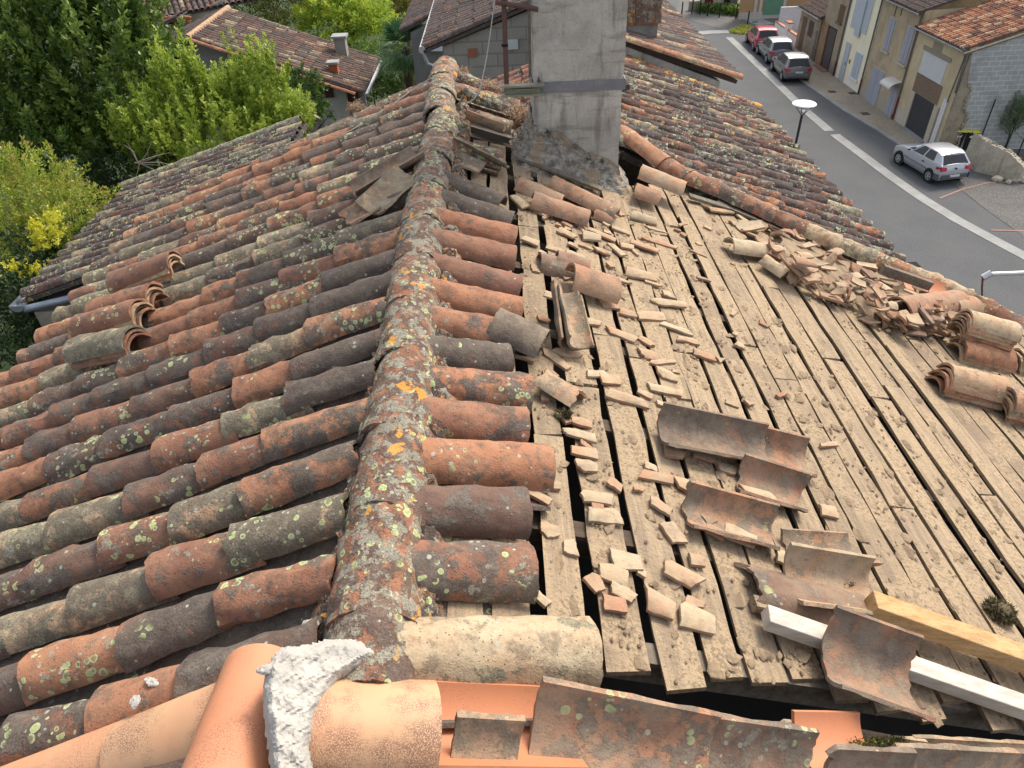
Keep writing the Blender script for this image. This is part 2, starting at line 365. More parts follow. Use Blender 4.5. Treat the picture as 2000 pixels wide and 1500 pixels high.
sheet('garden', [(-120, -10), (-2.8, -10), (-2.8, 200), (-120, 200)], -0.02, GRASS)
CURB = [(1340, 10), (1455, 62), (1500, 95), (1545, 140), (1580, 168), (1650, 217), (1720, 258), (1783, 301), (1850, 350), (1920, 405), (2010, 470), (2200, 610)]
curb = [PZ(*c) for c in CURB]
sheet('road', [(3.2, 0), (3.2, 140)]+[(5.5, 140)]+[(c[0], c[1]) for c in curb[1:]]+[(curb[-1][0], 0)], 0.0, ASPH)
cross = [PZ(*c) for c in [(1320, 26), (1348, 40), (1425, 62), (1470, 52), (1600, 46), (1620, 20), (1540, -20), (1330, -20)]]
sheet('side_road', [(c[0], c[1]) for c in cross], 0.012, ASPH2)
# parking forecourt at the right
fc = [PZ(*c) for c in [(1783, 301), (1840, 262+40), (1990, 350), (2300, 400), (2300, 700), (2010, 470), (1920, 405), (1850, 350)]]
# pebble pavement from the kerb to the house fronts
pv = [PZ(*c) for c in CURB[2:8]]
sheet('pavement', [(p[0], p[1]) for p in pv]+[(PZ(1850, 332)[0], PZ(1850, 332)[1]), (24.5, 33.0), (24.5, 62), (22.5, 62)], 0.02, PAVE)
fore = [PZ(*c) for c in [(1783, 301), (1850, 350), (1920, 405), (2010, 470), (2300, 680)]]
sheet('forecourt', [(p[0], p[1]) for p in fore]+[(60, 10), (60, 34), (24.5, 34.0)], 0.012, ASPH2)
# kerb line as a low stone strip
def strip(name, px, w, z, h, mat, kind='structure', par=None):
    P_ = [PZ(*c) for c in px]; g = G(); L_ = []; R2 = []
    for i, p in enumerate(P_):
        d = P_[min(i+1, len(P_)-1)]-P_[max(i-1, 0)]; d /= np.linalg.norm(d); nrm = np.array([-d[1], d[0], 0])
        L_.append(p+nrm*w/2); R2.append(p-nrm*w/2)
    V = []; Fq = []
    for i in range(len(P_)):
        for q in (L_[i], R2[i]): V.append((q[0], q[1], z-.05)); V.append((q[0], q[1], z+h))
    for i in range(len(P_)-1):
        a = 4*i; Fq += [(a+1, a+3, a+7, a+5), (a, a+1, a+5, a+4), (a+3, a+2, a+6, a+7)]
    a = 4*(len(P_)-1); Fq += [(0, 2, 3, 1), (a, a+1, a+3, a+2)]
    g.add(V, Fq); o = g.build(name, mat, par)
    if kind: o['kind'] = kind
    return o
strip('kerb', CURB[1:9], .22, 0.0, .07, CONC)
strip('gutter_strip', [(1424, 73), (1470, 117), (1520, 165), (1570, 213), (1620, 256)], .55, 0.002, .014, CONC)
strip('gutter_strip', [(1630, 263), (1680, 300), (1740, 345), (1800, 387), (1870, 430), (1940, 468), (2010, 505), (2120, 560)], .55, 0.002, .014, CONC)
strip('crossing_line', [(1350, 66), (1390, 63), (1423, 62)], 1.1, 0.016, .008, CONC)
strip('paving_slab', [(1466, 44), (1498, 41)], 2.4, .016, .012, CONC)
PINKL = plain('pink_joint', (.30, .19, .15), None, 6, .9)
strip('paving_joint', [(1835, 388), (1880, 370), (1930, 357), (1968, 357)], .10, .014, .008, PINKL)
strip('paving_joint', [(1935, 450), (2010, 452)], .10, .014, .008, PINKL)

# ================================================================ THE NEAR HOUSE WITH THE OPEN ROOF
house = empty('tiled_house', (0, 2.8, 0), 'old house with lichened tiles on one roof slope and bare dusty boards on the other', 'house')
house.location = (0, 0, 0)
# ---- left slope, laid cover tiles
tiles = []            # (projected size, verts, faces, tint)
YAW = radians(-5.0)
dL = np.array([-cos(YAW), sin(YAW), 0]); dL[2] = -TA*cos(YAW); dL /= np.linalg.norm(dL)
dR = np.array([1, 0, -TA]); dR /= np.linalg.norm(dR)
def depth(p): return float((np.array(p)-O) @ F_)
def proj(p):
    q = np.array(p)-O; z = q @ F_; return 1000+FPX*(q @ R_)/z, 750+FPX*(q @ D_)/z
pans = G()
def put_tile(lst, p, d, n, L, w0, w1, tint, lift=.0, tilt=.03, na=12, nl=6, yaw=0.0, flip=False, cut=.03, half=84, rough=.0045):
    Fm = frame(d, n); a = yaw; Rz = np.array([[cos(a), -sin(a), 0], [sin(a), cos(a), 0], [0, 0, 1]])
    Ry = np.array([[cos(tilt), 0, -sin(tilt)], [0, 1, 0], [sin(tilt), 0, cos(tilt)]])   # raises the lower end
    v, f = tile_geo(L, w0, w1, .014, half, na, nl, 0, rough, cut, flip)
    v = put(v @ (Rz @ Ry).T, Fm, np.array(p)+n*lift)
    lst.append((1.0/depth(p)**2*(1.6 if True else 1), v, f, tint))
ROWP = .2585
missing = {}
for k in range(-3, 21):
    y0 = 1.40+ROWP*k; org = np.array([RX, y0+.02, RZ]); org = org+dL*.17
    amp = random.uniform(-.006, .006); bend = random.uniform(-.02, .02)
    nt = 8; smax = (3.15-.45)/CA-.05
    s = -.05; i = 0
    while s < smax-.1:
        L = random.uniform(.40, .46); ex = random.uniform(.30, .37)
        if s+ex > smax: L = smax-s+.07
        c = org+dL*(s+L/2)+np.array([0, amp+bend*sin((s)/2.7*pi), 0])
        w = random.uniform(.172, .205)
        sag = -.02*sin(pi*min(s/2.7, 1))
        rt = rtint()
        if 0 < k < 19 and i == 0: rt = (rt[0], min(rt[1]+.2, .9), rt[2], rt[3])
        put_tile(tiles, c, dL, NL, L, w*.86, w*1.04, rt, lift=.030+sag+random.uniform(-.006, .010), tilt=.042, cut=random.choice([.03, .04, .06, .12]), rough=random.choice([.003, .005, .008]), yaw=random.gauss(0, .034), na=12 if k < 12 else 9, nl=7 if k < 12 else 4)
        s += ex; i += 1
    # channel tiles between this row and the next
    oc = org+np.array([0, ROWP/2, 0])
    for j in range(8):
        c = oc+dL*(-.05+j*.36+.2)
        v, f = tile_geo(.44, .20, .17, .014, 60, 8, 3, 0, .003, .02, True)
        pans.add(put(v, frame(dL, NL), c-NL*.035), f, (random.choice([.05, .15, .3]), random.uniform(.75, .95), .4, random.random()))  # pans tinted extra dark: shade between the rows put into the colour
# bedding board under the left slope so no light passes
g = G(); p0 = np.array([RX, -2.0, RZ-.07]); p1 = np.array([-3.05, -2.0, zl(-3.05)-.07])
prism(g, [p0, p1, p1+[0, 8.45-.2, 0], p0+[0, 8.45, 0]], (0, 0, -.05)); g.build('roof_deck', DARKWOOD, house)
# ---- right slope stub rows next to the ridge (pixel ends of the crest line)
STUB = [((770, 1243), (1166, 1250), .235, (.93, .28, .2, .1)), ((790, 1080), (1046, 1090), .215, (.44, .60, .9, .4)), ((805, 963), (1036, 975), .21, (.24, .40, .2, .6)),
        ((838, 868), (1080, 888), .215, (.60, .30, .55, .7)), ((842, 785), (1035, 812), .205, (.46, .42, .3, .2)), ((866, 722), (1040, 745), .205, (.62, .55, .6, .31)),
        ((870, 662), (1002, 682), .20, (.25, .85, .4, .9)), ((878, 606), (985, 630), .20, (.52, .35, .4, .55)), ((880, 552), (1023, 588), .20, (.56, .25, .35, .13)),
        ((880, 502), (1023, 545), .20, (.36, .22, .35, .83)), ((882, 452), (1011, 486), .20, (.42, .25, .2, .23)), ((880, 410), (1011, 447), .20, (.55, .25, .2, .45)),
        ((880, 372), (1005, 418), .20, (.30, .90, .2, .65)), ((880, 335), (985, 385), .20, (.28, .86, .2, .75)), ((886, 268), (985, 300), .21, (.5, .6, 1.0, .95)), ((890, 160), (1015, 200), .22, (.5, .5, 1.0, .3))]
for A, B, w, tt in STUB:
    a = PR(*A, .115); b = PR(*B, .115); d = b-a; L = np.linalg.norm(d)
    a = a-d/L*.10; L += .10
    c = (a+b)/2-NR*.115
    big = L > .46
    put_tile(tiles, c, d, NR, L, w*.93, w*1.05, tt, lift=.02, tilt=.02, na=16, nl=12, yaw=0, cut=.03, rough=.004)
    cc = c+np.array([0, -.125, 0])-d/L*.03
    v, f = tile_geo(L*1.02, .20, .19, .014, 60, 10, 5, 0, .004, .05, True)
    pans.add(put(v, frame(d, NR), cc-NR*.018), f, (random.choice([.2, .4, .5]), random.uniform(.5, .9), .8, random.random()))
pans.build('channel_tile', TILE, house, smooth=True, kind='stuff')
tiles.sort(key=lambda q: -q[0])
for q in tiles[:100]: G().add(q[1], q[2], q[3]).build('cover_tile', TILE, house, smooth=True)
rest = G()
for q in tiles[100:]: rest.add(q[1], q[2], q[3])
rest.build('cover_tile', TILE, house, smooth=True, kind='stuff')
# ---- old ridge: overlapping half-round tiles bedded in mortar
ys = [1.00, 1.22, 1.62, 2.02, 2.50, 2.93, 3.36, 3.82, 4.30, 4.78, 5.26, 5.74, 6.22, 6.68]
for i, y in enumerate(ys):
    w = .262 if y < 2.6 else .258
    v, f = tile_geo(.52, w*1.02, w*.99, .014, 80, 20, 14, 0, .007, .03)
    rr = frame((0, 1, 0), (0, 0, 1))
    Ry = np.array([[cos(.006), 0, -sin(.006)], [0, 1, 0], [sin(.006), 0, cos(.006)]])
    yw = random.gauss(0, .02); Rz = np.array([[cos(yw), -sin(yw), 0], [sin(yw), cos(yw), 0], [0, 0, 1]])
    dx = -.012+.02*sin(y*1.3) - (.05 if y > 5.6 else 0)
    sagz = -.02*sin(y/6.5*pi)
    G().add(put(v @ (Rz @ Ry.T).T, rr, (RX+dx, y+.22, RZ+.02+sagz)), f, (random.choice([.25, .40, .52, .62]), random.uniform(.58, .76), 1.2, random.random())).build('ridge_tile', RIDGE_TILE, house, smooth=True)
def mortar_line(name, x, y0, y1, w, h, seed, mat=MORTAR, par=None, jag=.012):
    rs = np.random.default_rng(seed); n = int((y1-y0)/.022); m = 12; V = []; Fq = []
    yy = np.linspace(y0, y1, n); wob = np.interp(yy, np.linspace(y0, y1, n//6), rs.normal(0, 1, n//6))
    for i, y in enumerate(yy):
        ww = w*(1+.25*wob[i]); hh = h*(1+.18*wob[(i*7) % n])
        for j in range(m):
            t = j/(m-1); xx = x+(t-.5)*ww; base = (zr(xx) if xx > RX else zl(xx))
            zz = base+.0+hh*sin(pi*t)**.6+rs.normal(0, jag*.45)
            V.append((xx+rs.normal(0, jag*.5), y+rs.normal(0, .004), zz-.01))
    for i in range(n-1):
        for j in range(m-1): a = i*m+j; Fq.append((a, a+1, a+m+1, a+m))
    t4 = (.80, .62, .9, .5)
    return G().add(V, Fq, t4).build(name, mat, par or house, smooth=False)
mortar_line('mortar_bedding', RX+.14, 1.0, 7.0, .12, .075, 3)
mortar_line('mortar_bedding', RX-.135, 1.0, 7.0, .10, .06, 4)

# ---- boards of the stripped slope
def yfar(x):                                             # the cap / chimney line where the boards stop
    pts = [(PR(1000, 300)), PR(1200, 372), PR(1345, 378), PR(1500, 440), PR(1660, 505), PR(1890, 595), PR(2010, 655)]
    xs = [p[0] for p in pts]; yv = [p[1] for p in pts]
    return float(np.interp(x, xs, yv))
planks = []
x = -.22; BW = .128
while x < 4.35:
    w = BW*random.uniform(.86, 1.12); ys0 = 1.205+random.uniform(-.055, .05)
    yend = yfar(x+w/2)+random.uniform(.05, .15); y = ys0; first = True
    while y < yend-.05:
        L = random.uniform(1.5, 2.4) if not first else random.uniform(.9, 2.3)
        if yend-(y+L) < .5: L = yend-y
        planks.append((x, w, y, y+L, random.uniform(-.006, .006), random.gauss(0, .008))); y += L+random.uniform(.003, .012); first = False
    x += w+random.choice([.012, .017, .022, .028, .034, .042, .055])*random.uniform(.75, 1.2)*(1 if x < 1.6 else .8)
for (x, w, ya, yb, dz, sk) in planks:
    n = max(3, int((yb-ya)/.18)); V = []; Fq = []; th = .024; wj = rng.normal(0, .0045, (n+1, 2)); tw = random.uniform(-.006, .006)
    for i in range(n+1):
        y = ya+(yb-ya)*i/n; s0 = sk*(i/n-.5)
        if i == 0: y += random.uniform(-.02, .02)
        for (q, zt) in ((0, 0), (1, 0), (1, -th), (0, -th)):
            xx = x+q*w+s0+wj[i, q]; yy = y+(.025*(q-.5)*(1 if i in (0, n) else 0)); zz = zr(xx)+dz+zt+tw*(q-.5)*2+.004*sin(y*2.1+x*3)
            V.append((xx, yy, zz))
    for i in range(n):
        a = 4*i
        for j in range(4): Fq.append((a+j, a+4+j, a+4+(j+1) % 4, a+(j+1) % 4))
    Fq += [(0, 1, 2, 3), (4*n+3, 4*n+2, 4*n+1, 4*n)]
    G().add(V, Fq, (random.random()**2, random.random(), random.random(), 1)).build('roof_board', PLANK, house)
# rafters running down the slope under the boards and the dark attic
for y in (1.27, 1.75, 2.4, 3.05, 3.7, 4.35, 5.0, 5.65):
    xa, xb = RX+.05, (4.3 if y < 4.6 else 3.0 if y < 5 else 1.0)
    c = np.array([(xa+xb)/2, y, zr((xa+xb)/2)-.026-.12]); g = G()
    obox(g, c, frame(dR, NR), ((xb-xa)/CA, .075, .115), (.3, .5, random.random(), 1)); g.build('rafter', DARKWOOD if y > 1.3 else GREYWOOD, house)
g = G(); box(g, (-2.9, -2.4, 10.2), (4.15, 6.3, 10.26)); g.build('attic_floor', DARK, house)  # near black floor: darkness of the void is put into its colour
# walls of the house
WALLM = plain('old_render', (.33, .29, .23), (.25, .22, .18), 1.5, .9, .4, 40, stain=(.17, .15, .12))
g = G()
def wallbox(g, x0, x1, y0, y1, z0, z1): box(g, (x0, y0, z0), (x1, y1, z1))
wallbox(g, -2.95, -2.7, -2.3, 6.1, 0, 10.95); wallbox(g, 3.85, 4.1, -2.3, 4.3, 0, 10.25); wallbox(g, -2.7, 3.85, -2.55, -2.3, 0, 10.2)
g.build('wall', WALLM, house)
g = G(); gy = 6.12     # gable wall at the far end, following the left slope
prism(g, [(-2.95, gy, 0), (.9, gy, 0), (.9, gy, zr(.9)-.12), (RX, gy, RZ-.12), (-2.95, gy, zl(-2.95)-.14)], (0, .25, 0)); g.build('gable_wall', WALLM, house)
# verge bedding under the last row
# crumbs and dried mud left by the old tile bedding
crumbs = G()
cv, cf = icolump(1, .3, 1, 5)
LUMPS = [icolump(1, .45, 1, 50+i) for i in range(8)]
for i in range(12000):
    x = rng.uniform(.02, 4.25); y = 1.0+rng.random()*(yfar(x)-1.0)
    band = .5+.5*sin(2*pi*(y+.10*x)/.26+.8*sin(x*5))
    if rng.random() > band*.85+.12: continue
    lv, lf = LUMPS[i % 8]; big = rng.random() < .22
    if not any(px_+.004 < x < px_+pw_-.004 and ya_ < y < yb_ for (px_, pw_, ya_, yb_, _a, _b) in planks): continue
    r = rng.uniform(.010, .028) if big else rng.uniform(.002, .008)
    sc3 = np.array([r*rng.uniform(.6, 1.2), r*rng.uniform(.8, 1.8), r*(.16 if big else .5)])
    crumbs.add(lv*sc3+np.array([x, y, zr(x)+.002]), lf, (rng.uniform(.0, .6) if big else rng.uniform(0, 1), .5, rng.random(), 1))
MUD = mat_wood('dry_mud', (.33, .245, .155), (.17, .12, .08), (.33, .245, .155), .5)
crumbs.build('mortar_crumbs', MUD, None, kind='stuff')

# ================================================================ LOOSE TILES AND SHARDS ON THE BOARDS
def loose(name, A, B, w, label, kind='c', tint=None, lift=0.0, half=74, cut=.05, arc=None, roll=0.0, pitch=0.0, L=None, side='R', cat='roof tile', group=None, jag=0.0, w1=None, th=.014, mat=None, flat=False, na=14, nl=8, seed=None, rough=.003, crest=True):
    PS, NS = (PR, NR) if side == 'R' else (PL, NL)
    roll = .3 if (kind == 'u' and roll == 0) else -roll; hh = .05 if not flat and w > .14 else .012
    a = PS(*A, lift+hh); b = PS(*B, lift+hh); d = b-a; Lr = np.linalg.norm(d); d /= Lr
    c = (a+b)/2-NS*hh; Lr = L or Lr
    if name == 'tile_shard' and mat is SHARD: v, f = shard_geo(Lr*1.05, w*1.05, th, .30 if flat else random.choice([.085, .10, .12]), random.choice([4, 4, 5, 5, 6]), seed)
    else: v, f = tile_geo(Lr, w, w1, th, half, na, nl, jag, rough, cut, kind == 'u', seed, arc=arc, flat=flat)
    Rx = np.array([[1, 0, 0], [0, cos(roll), -sin(roll)], [0, sin(roll), cos(roll)]])
    Ry = np.array([[cos(pitch), 0, -sin(pitch)], [0, 1, 0], [sin(pitch), 0, cos(pitch)]])
    v = v @ (Ry @ Rx).T; v[:, 2] -= v[:, 2].min()
    Fm = frame(d, NS); vv = put(v, Fm, c)
    tt_ = tint or rtint(); tt_ = edge_tint(len(vv), tt_) if (name == 'tile_shard' and mat is SHARD) else tt_
    o = G().add(vv, f, tt_).build(name, mat or LOOSE, None, org=c, smooth=True)
    return tag(o, label, cat, group)
T = lambda h, s, l=.3: (h, s, l, random.random())
# whole and half tiles (label, ends in pixels, ...)
loose('loose_roof_tile', (1040, 383), (1150, 420), .20, 'red clay tile with a cream end beside the chimney foot, nearer of a crossed pair', tint=T(.56, .35), lift=.03)
loose('loose_roof_tile', (1080, 350), (1208, 412), .19, 'orange speckled clay tile lying just behind the cream-ended one by the chimney foot', tint=T(.66, .35, .6), lift=.03)
loose('loose_roof_tile', (1015, 352), (1100, 388), .19, 'pinkish tile mostly hidden under the crossed pair near the chimney', tint=T(.82, .15), w1=.18)
loose('tile_shard', (1160, 418), (1195, 432), .13, 'small red tile end poking out under the orange speckled tile', tint=T(.5, .2), cut=.2, cat='tile shard')
loose('loose_roof_tile', (1055, 505), (1125, 522), .20, 'dark maroon tile end with yellow lichen lying behind the big orange tile on the boards', tint=T(.28, .45, .8), lift=0)
loose('loose_roof_tile', (1088, 500), (1150, 520), .205, 'brown red tile overlapping the maroon end behind the big orange tile', tint=T(.42, .4), lift=.02)
loose('loose_roof_tile', (1112, 540), (1204, 560), .24, 'big bright orange tile with a cream band, propped up amid the buff shards', tint=T(.72, .38, .3), lift=.045, pitch=-.1)
loose('loose_roof_tile', (1090, 592), (1124, 668), .17, 'moss speckled hollow tile standing on its edge among the shards', kind='u', tint=(.86, .6, .6, .2), lift=.06, half=80, roll=.35, pitch=-.25)
loose('loose_roof_tile', (1078, 590), (1108, 672), .18, 'grey tile nested behind the moss speckled standing tile', kind='u', tint=(.80, .7, .2, .5), lift=.03, half=80, roll=.35, pitch=-.3)
loose('loose_roof_tile', (985, 628), (1046, 655), .235, 'wide grey crusted tile lying crooked over the end of a ridge side tile', tint=T(.30, .97, .2), lift=.06, L=.26)
loose('loose_roof_tile', (1052, 735), (1128, 782), .21, 'brown half tile with one slanted end beside the tiles along the ridge', tint=T(.83, .35), cut=.4, arc=(.2, 1))
loose('loose_roof_tile', (1292, 830), (1500, 872), .23, 'long grey brown tile lying hollow side up, topmost on the bare boards', kind='u', tint=T(.42, .65, .3), lift=.03, half=70, nl=14)
loose('loose_roof_tile', (1440, 862), (1578, 895), .22, 'reddish hollow tile half hidden under the long upturned grey brown one', kind='u', tint=T(.62, .5, .4), half=70)
loose('loose_roof_tile', (1442, 925), (1572, 965), .21, 'broken upturned tile with moss at its right end, below the long pair', kind='u', tint=T(.52, .5, .4), cut=.25)
loose('loose_roof_tile', (1343, 985), (1512, 1030), .21, 'upturned tile with a pale rim and dark moss patch, left of the mossy broken one', kind='u', tint=T(.74, .45, .4), cut=.12)
loose('loose_roof_tile', (1545, 1078), (1685, 1085), .20, 'thin upturned tile standing behind the moss filled one near the timbers', kind='u', tint=T(.80, .5, .4), cut=.2, roll=.25)
loose('loose_roof_tile', (1540, 1120), (1705, 1145), .24, 'pinkish upturned tile filled with dry moss, just above the yellow timber end', kind='u', tint=T(.86, .25, .4), cut=.08, lift=.03)
loose('loose_roof_tile', (1470, 1135), (1690, 1188), .23, 'long purplish brown tile lying under the white timber end', tint=T(.32, .45, .3), cut=.3, half=55, nl=12)
loose('loose_roof_tile', (1428, 472), (1530, 488), .18, 'pink and white dusted tile at the left end of the rubble heap', tint=(.95, .06, .95, .7), lift=.05)
loose('loose_roof_tile', (1495, 500), (1540, 530), .15, 'buff speckled half tile sticking out of the left edge of the heap', tint=T(.92, .25), lift=.05, cut=.1)
loose('loose_roof_tile', (1762, 595), (1878, 580), .235, 'large red tile with a pale greenish end resting on the rubble heap', tint=T(.55, .28, .3), lift=.10)
loose('loose_roof_tile', (1860, 590), (1905, 590), .22, 'orange tile end peeping out behind the large red tile of the heap', tint=T(.78, .2), lift=.09)
# new flat red channel tile in the heap and the wood offcut
loose('loose_roof_tile', (1770, 548), (1870, 578), .24, 'smooth plain red new tile lying hollow up at the back of the rubble heap', kind='u', tint=(.25, .2, 0, .4), mat=NEWCLAY, half=40, lift=.06, rough=.0005, cut=.02)
c = (PR(1740, 538, .12)+PR(1790, 560, .12))/2; d = PR(1795, 562, .12)-PR(1732, 540, .12)
g = G(); obox(g, (0, 0, 0), frame(d, NR), (.42, .05, .07), (.4, .3, .5, 1)); o = g.build('wood_offcut', GREYWOOD, None); o.location = c
tag(o, 'brown wooden offcut lying across the red new tile in the heap', 'wood offcut')
# flipped tiles on the left slope near the ridge
loose('loose_roof_tile', (690, 372), (818, 298), .20, 'dusty tile turned on its side with a brick red edge, upper one against the ridge', kind='u', tint=(.62, .72, .1, .3), side='L', lift=.10, cut=.08, roll=-.1)
loose('loose_roof_tile', (722, 408), (800, 335), .25, 'mossy green edged tile lying hollow up against the ridge on the left slope', kind='u', tint=(.86, .8, .1, .6), side='L', lift=.09, cut=.05, half=55)
loose('tile_shard', (672, 425), (728, 392), .18, 'grey purple tile piece with a mossy corner below the hollow mossy tile', kind='u', tint=T(.80, .5, .3), side='L', lift=.10, cut=.2, half=40, cat='tile shard')
loose('tile_shard', (684, 362), (706, 350), .07, 'small dark moss covered lump of tile wedged between rows left of the ridge', tint=T(.1, .9, .1), side='L', lift=.10, cut=.4, cat='tile shard')
# by the chimney, right of the ridge
loose('loose_roof_tile', (912, 225), (985, 252), .20, 'tile tipped on its side with a red edge, leaning near the chimney weeds', kind='u', tint=T(.78, .4), lift=.10, roll=.4, half=60)
loose('loose_roof_tile', (935, 225), (1000, 245), .20, 'purple grey tile lying behind the tipped one beside the dry weeds', tint=T(.32, .6, .9), lift=.06)
loose('roof_slat', (886, 278), (988, 330), .13, 'long grey board-like tile edge lying right of the ridge below the lichened tile', kind='u', tint=T(.86, .7, .2), cut=.05, half=35, lift=.06, roll=.5)
loose('roof_slat', (886, 300), (942, 325), .15, 'short pale grey hollow tile with a dead twig right of the ridge', kind='u', tint=T(.85, .75, .2), cut=.05, half=50, lift=.03)
loose('loose_roof_tile', (1252, 330), (1338, 365), .22, 'clean orange tile with a rounded end lying on the party cap right of the chimney', tint=(.80, .08, .2, .4), lift=.13)
loose('loose_roof_tile', (1240, 365), (1288, 382), .20, 'short brick red tile bedded in grey mortar at the chimney corner', tint=T(.58, .3, .3), lift=.06, cut=.15)

# buff shards on the boards: (x1,y1,x2,y2,width px, colour, form) per enlarged crop
CA_ = (900, 350, 3.3333); CB_ = (1000, 650, 2.857); CC_ = (1100, 975, 4.444)
SH = [
 (CA_, 345, 110, 450, 200, 55, 'b', 'slim curved'), (CA_, 450, 170, 585, 255, 55, 'g', 'rounded'), (CA_, 640, 330, 750, 390, 60, 'b', 'squarish'), (CA_, 775, 355, 915, 400, 85, 'b', 'broad curved'),
 (CA_, 820, 320, 1020, 400, 42, 'o', 'long orange edged'), (CA_, 990, 310, 1115, 360, 42, 'b', 'wavy'), (CA_, 380, 385, 525, 435, 70, 'b', 'broad rounded'), (CA_, 540, 430, 670, 475, 45, 'b', 'low'),
 (CA_, 690, 415, 770, 440, 42, 'g', 'tiny rounded'), (CA_, 685, 465, 815, 520, 48, 'b', 'narrow straight'), (CA_, 860, 450, 990, 490, 45, 'g', 'dust covered'), (CA_, 965, 415, 1060, 495, 40, 'b', 'slanting'),
 (CA_, 1030, 420, 1140, 450, 52, 'b', 'stubby'), (CA_, 1090, 405, 1300, 480, 62, 'o', 'long wavy'), (CA_, 1200, 380, 1430, 455, 38, 'p', 'long pinkish'), (CA_, 1060, 555, 1295, 620, 95, 'p', 'two toned cream and pink'),
 (CA_, 940, 150, 1060, 240, 45, 'o', 'slim orange'), (CA_, 1080, 225, 1295, 290, 80, 'g', 'large grey stained'), (CA_, 1210, 310, 1350, 350, 22, 'b', 'thin'), (CA_, 530, 735, 650, 780, 60, 'b', 'dusty flat'),
 (CA_, 690, 740, 795, 775, 38, 'o', 'small orange'), (CA_, 890, 800, 1040, 825, 75, 'O', 'flat terracotta'), (CA_, 1030, 855, 1140, 890, 55, 'o', 'orange broken'), (CA_, 1140, 890, 1330, 892, 60, 'b', 'long flat'),
 (CA_, 1235, 785, 1480, 830, 55, 'b', 'cylindrical'), (CA_, 1310, 740, 1400, 760, 45, 'b', 'flat three cornered'), (CA_, 1300, 930, 1500, 1000, 52, 'w', 'white dusted'), (CA_, 800, 920, 920, 950, 52, 'b', 'short'),
 (CA_, 950, 980, 1170, 1055, 60, 'b', 'long straight'), (CA_, 1160, 1020, 1250, 1090, 42, 'b', 'small slanting'), (CA_, 1150, 1125, 1275, 1150, 75, 'p', 'chunky pinkish'), (CA_, 1240, 1190, 1390, 1190, 32, 'b', 'low flat'),
 (CA_, 1270, 1240, 1410, 1300, 58, 'b', 'oval'), (CA_, 1400, 1030, 1550, 1060, 45, 'b', 'faint dusty'), (CA_, 1510, 1115, 1665, 1180, 60, 'r', 'grey topped red edged'), (CA_, 530, 1100, 730, 1250, 48, 'o', 'long straight orange edged'),
 (CA_, 590, 1110, 780, 1150, 52, 'b', 'ragged'), (CA_, 810, 1262, 970, 1275, 52, 'W', 'pointed whitish'), (CA_, 900, 1290, 1050, 1320, 85, 'B', 'flat square'), (CA_, 940, 1390, 1215, 1470, 80, 'p', 'long pink curved'),
 (CA_, 1200, 1340, 1480, 1410, 58, 'b', 'long dusty'), (CA_, 345, 1145, 505, 1185, 26, 'b', 'thin buff'), (CA_, 1580, 195, 1780, 225, 52, 'g', 'flat grey'), (CA_, 1750, 285, 1830, 300, 52, 'g', 'small flat grey'),
 (CB_, 330, 485, 470, 525, 48, 'o', 'clay edged'), (CB_, 290, 540, 465, 595, 58, 'w', 'pale curved'), (CB_, 300, 650, 490, 680, 58, 'b', 'angular'), (CB_, 340, 730, 500, 755, 60, 'r', 'flat red edged'),
 (CB_, 370, 905, 565, 935, 58, 'b', 'oblong'), (CB_, 405, 1012, 600, 1020, 92, 'g', 'thick dusty'), (CB_, 155, 1090, 260, 1100, 75, 'B', 'small flat four cornered'), (CB_, 285, 1190, 370, 1205, 75, 'B', 'rounded flat'),
 (CB_, 90, 880, 225, 950, 48, 'b', 'slim slanting'), (CB_, 840, 640, 980, 700, 75, 'g', 'grey, orange ended'), (CB_, 1012, 665, 1145, 710, 62, 'g', 'flat grey edged'), (CB_, 1140, 735, 1260, 770, 60, 'g', 'thin grey'),
 (CB_, 710, 785, 920, 820, 52, 'o', 'wide three cornered'), (CB_, 905, 835, 1000, 855, 75, 'b', 'short blocky'), (CB_, 1275, 885, 1480, 930, 62, 'b', 'sharp ended'), (CB_, 770, 935, 890, 1020, 62, 'o', 'tapering'),
 (CB_, 850, 1050, 945, 1190, 95, 'g', 'large pointed grey'), (CB_, 1710, 985, 1825, 1005, 75, 'b', 'lone five cornered'), (CB_, 530, 1260, 740, 1290, 115, 'B', 'broad flat'), (CB_, 460, 1305, 660, 1380, 85, 'b', 'leaf shaped'),
 (CB_, 815, 1300, 1050, 1410, 105, 'b', 'big curved'), (CB_, 1540, 1195, 1630, 1205, 45, 'O', 'small bright orange'), (CB_, 1465, 1240, 1550, 1275, 85, 'b', 'upright'),
 (CC_, 230, 660, 340, 800, 125, 'O', 'flat orange tinted'), (CC_, 300, 885, 560, 930, 125, 'O', 'flat six cornered'), (CC_, 410, 740, 660, 880, 105, 'b', 'triangular'),
 (CC_, 690, 840, 1000, 1020, 215, 'P', 'rounded salmon pink'), (CC_, 1000, 980, 1310, 1080, 200, 'b', 'rounded sandy'), (CC_, 1230, 230, 1420, 320, 90, 'r', 'flat brown edged'), (CC_, 1390, 250, 1700, 380, 150, 'W', 'lime crusted')]
WHERE = [(CA_, 'on the boards'), (CB_, 'on the boards'), (CC_, 'at the near end of the boards')]
HUE = {'b': (.90, .08), 'g': (.88, .40), 'o': (.80, .08), 'p': (.84, .12), 'O': (.77, .05), 'w': (.97, .1), 'W': (1.0, .05), 'B': (.90, .05), 'P': (.86, .03), 'r': (.84, .3)}
COLN = {'b': 'buff', 'g': 'greyish', 'o': 'orange buff', 'p': 'pinkish buff', 'O': 'pale orange', 'w': 'pale', 'W': 'whitish', 'B': 'sandy', 'P': 'pink', 'r': 'red edged'}
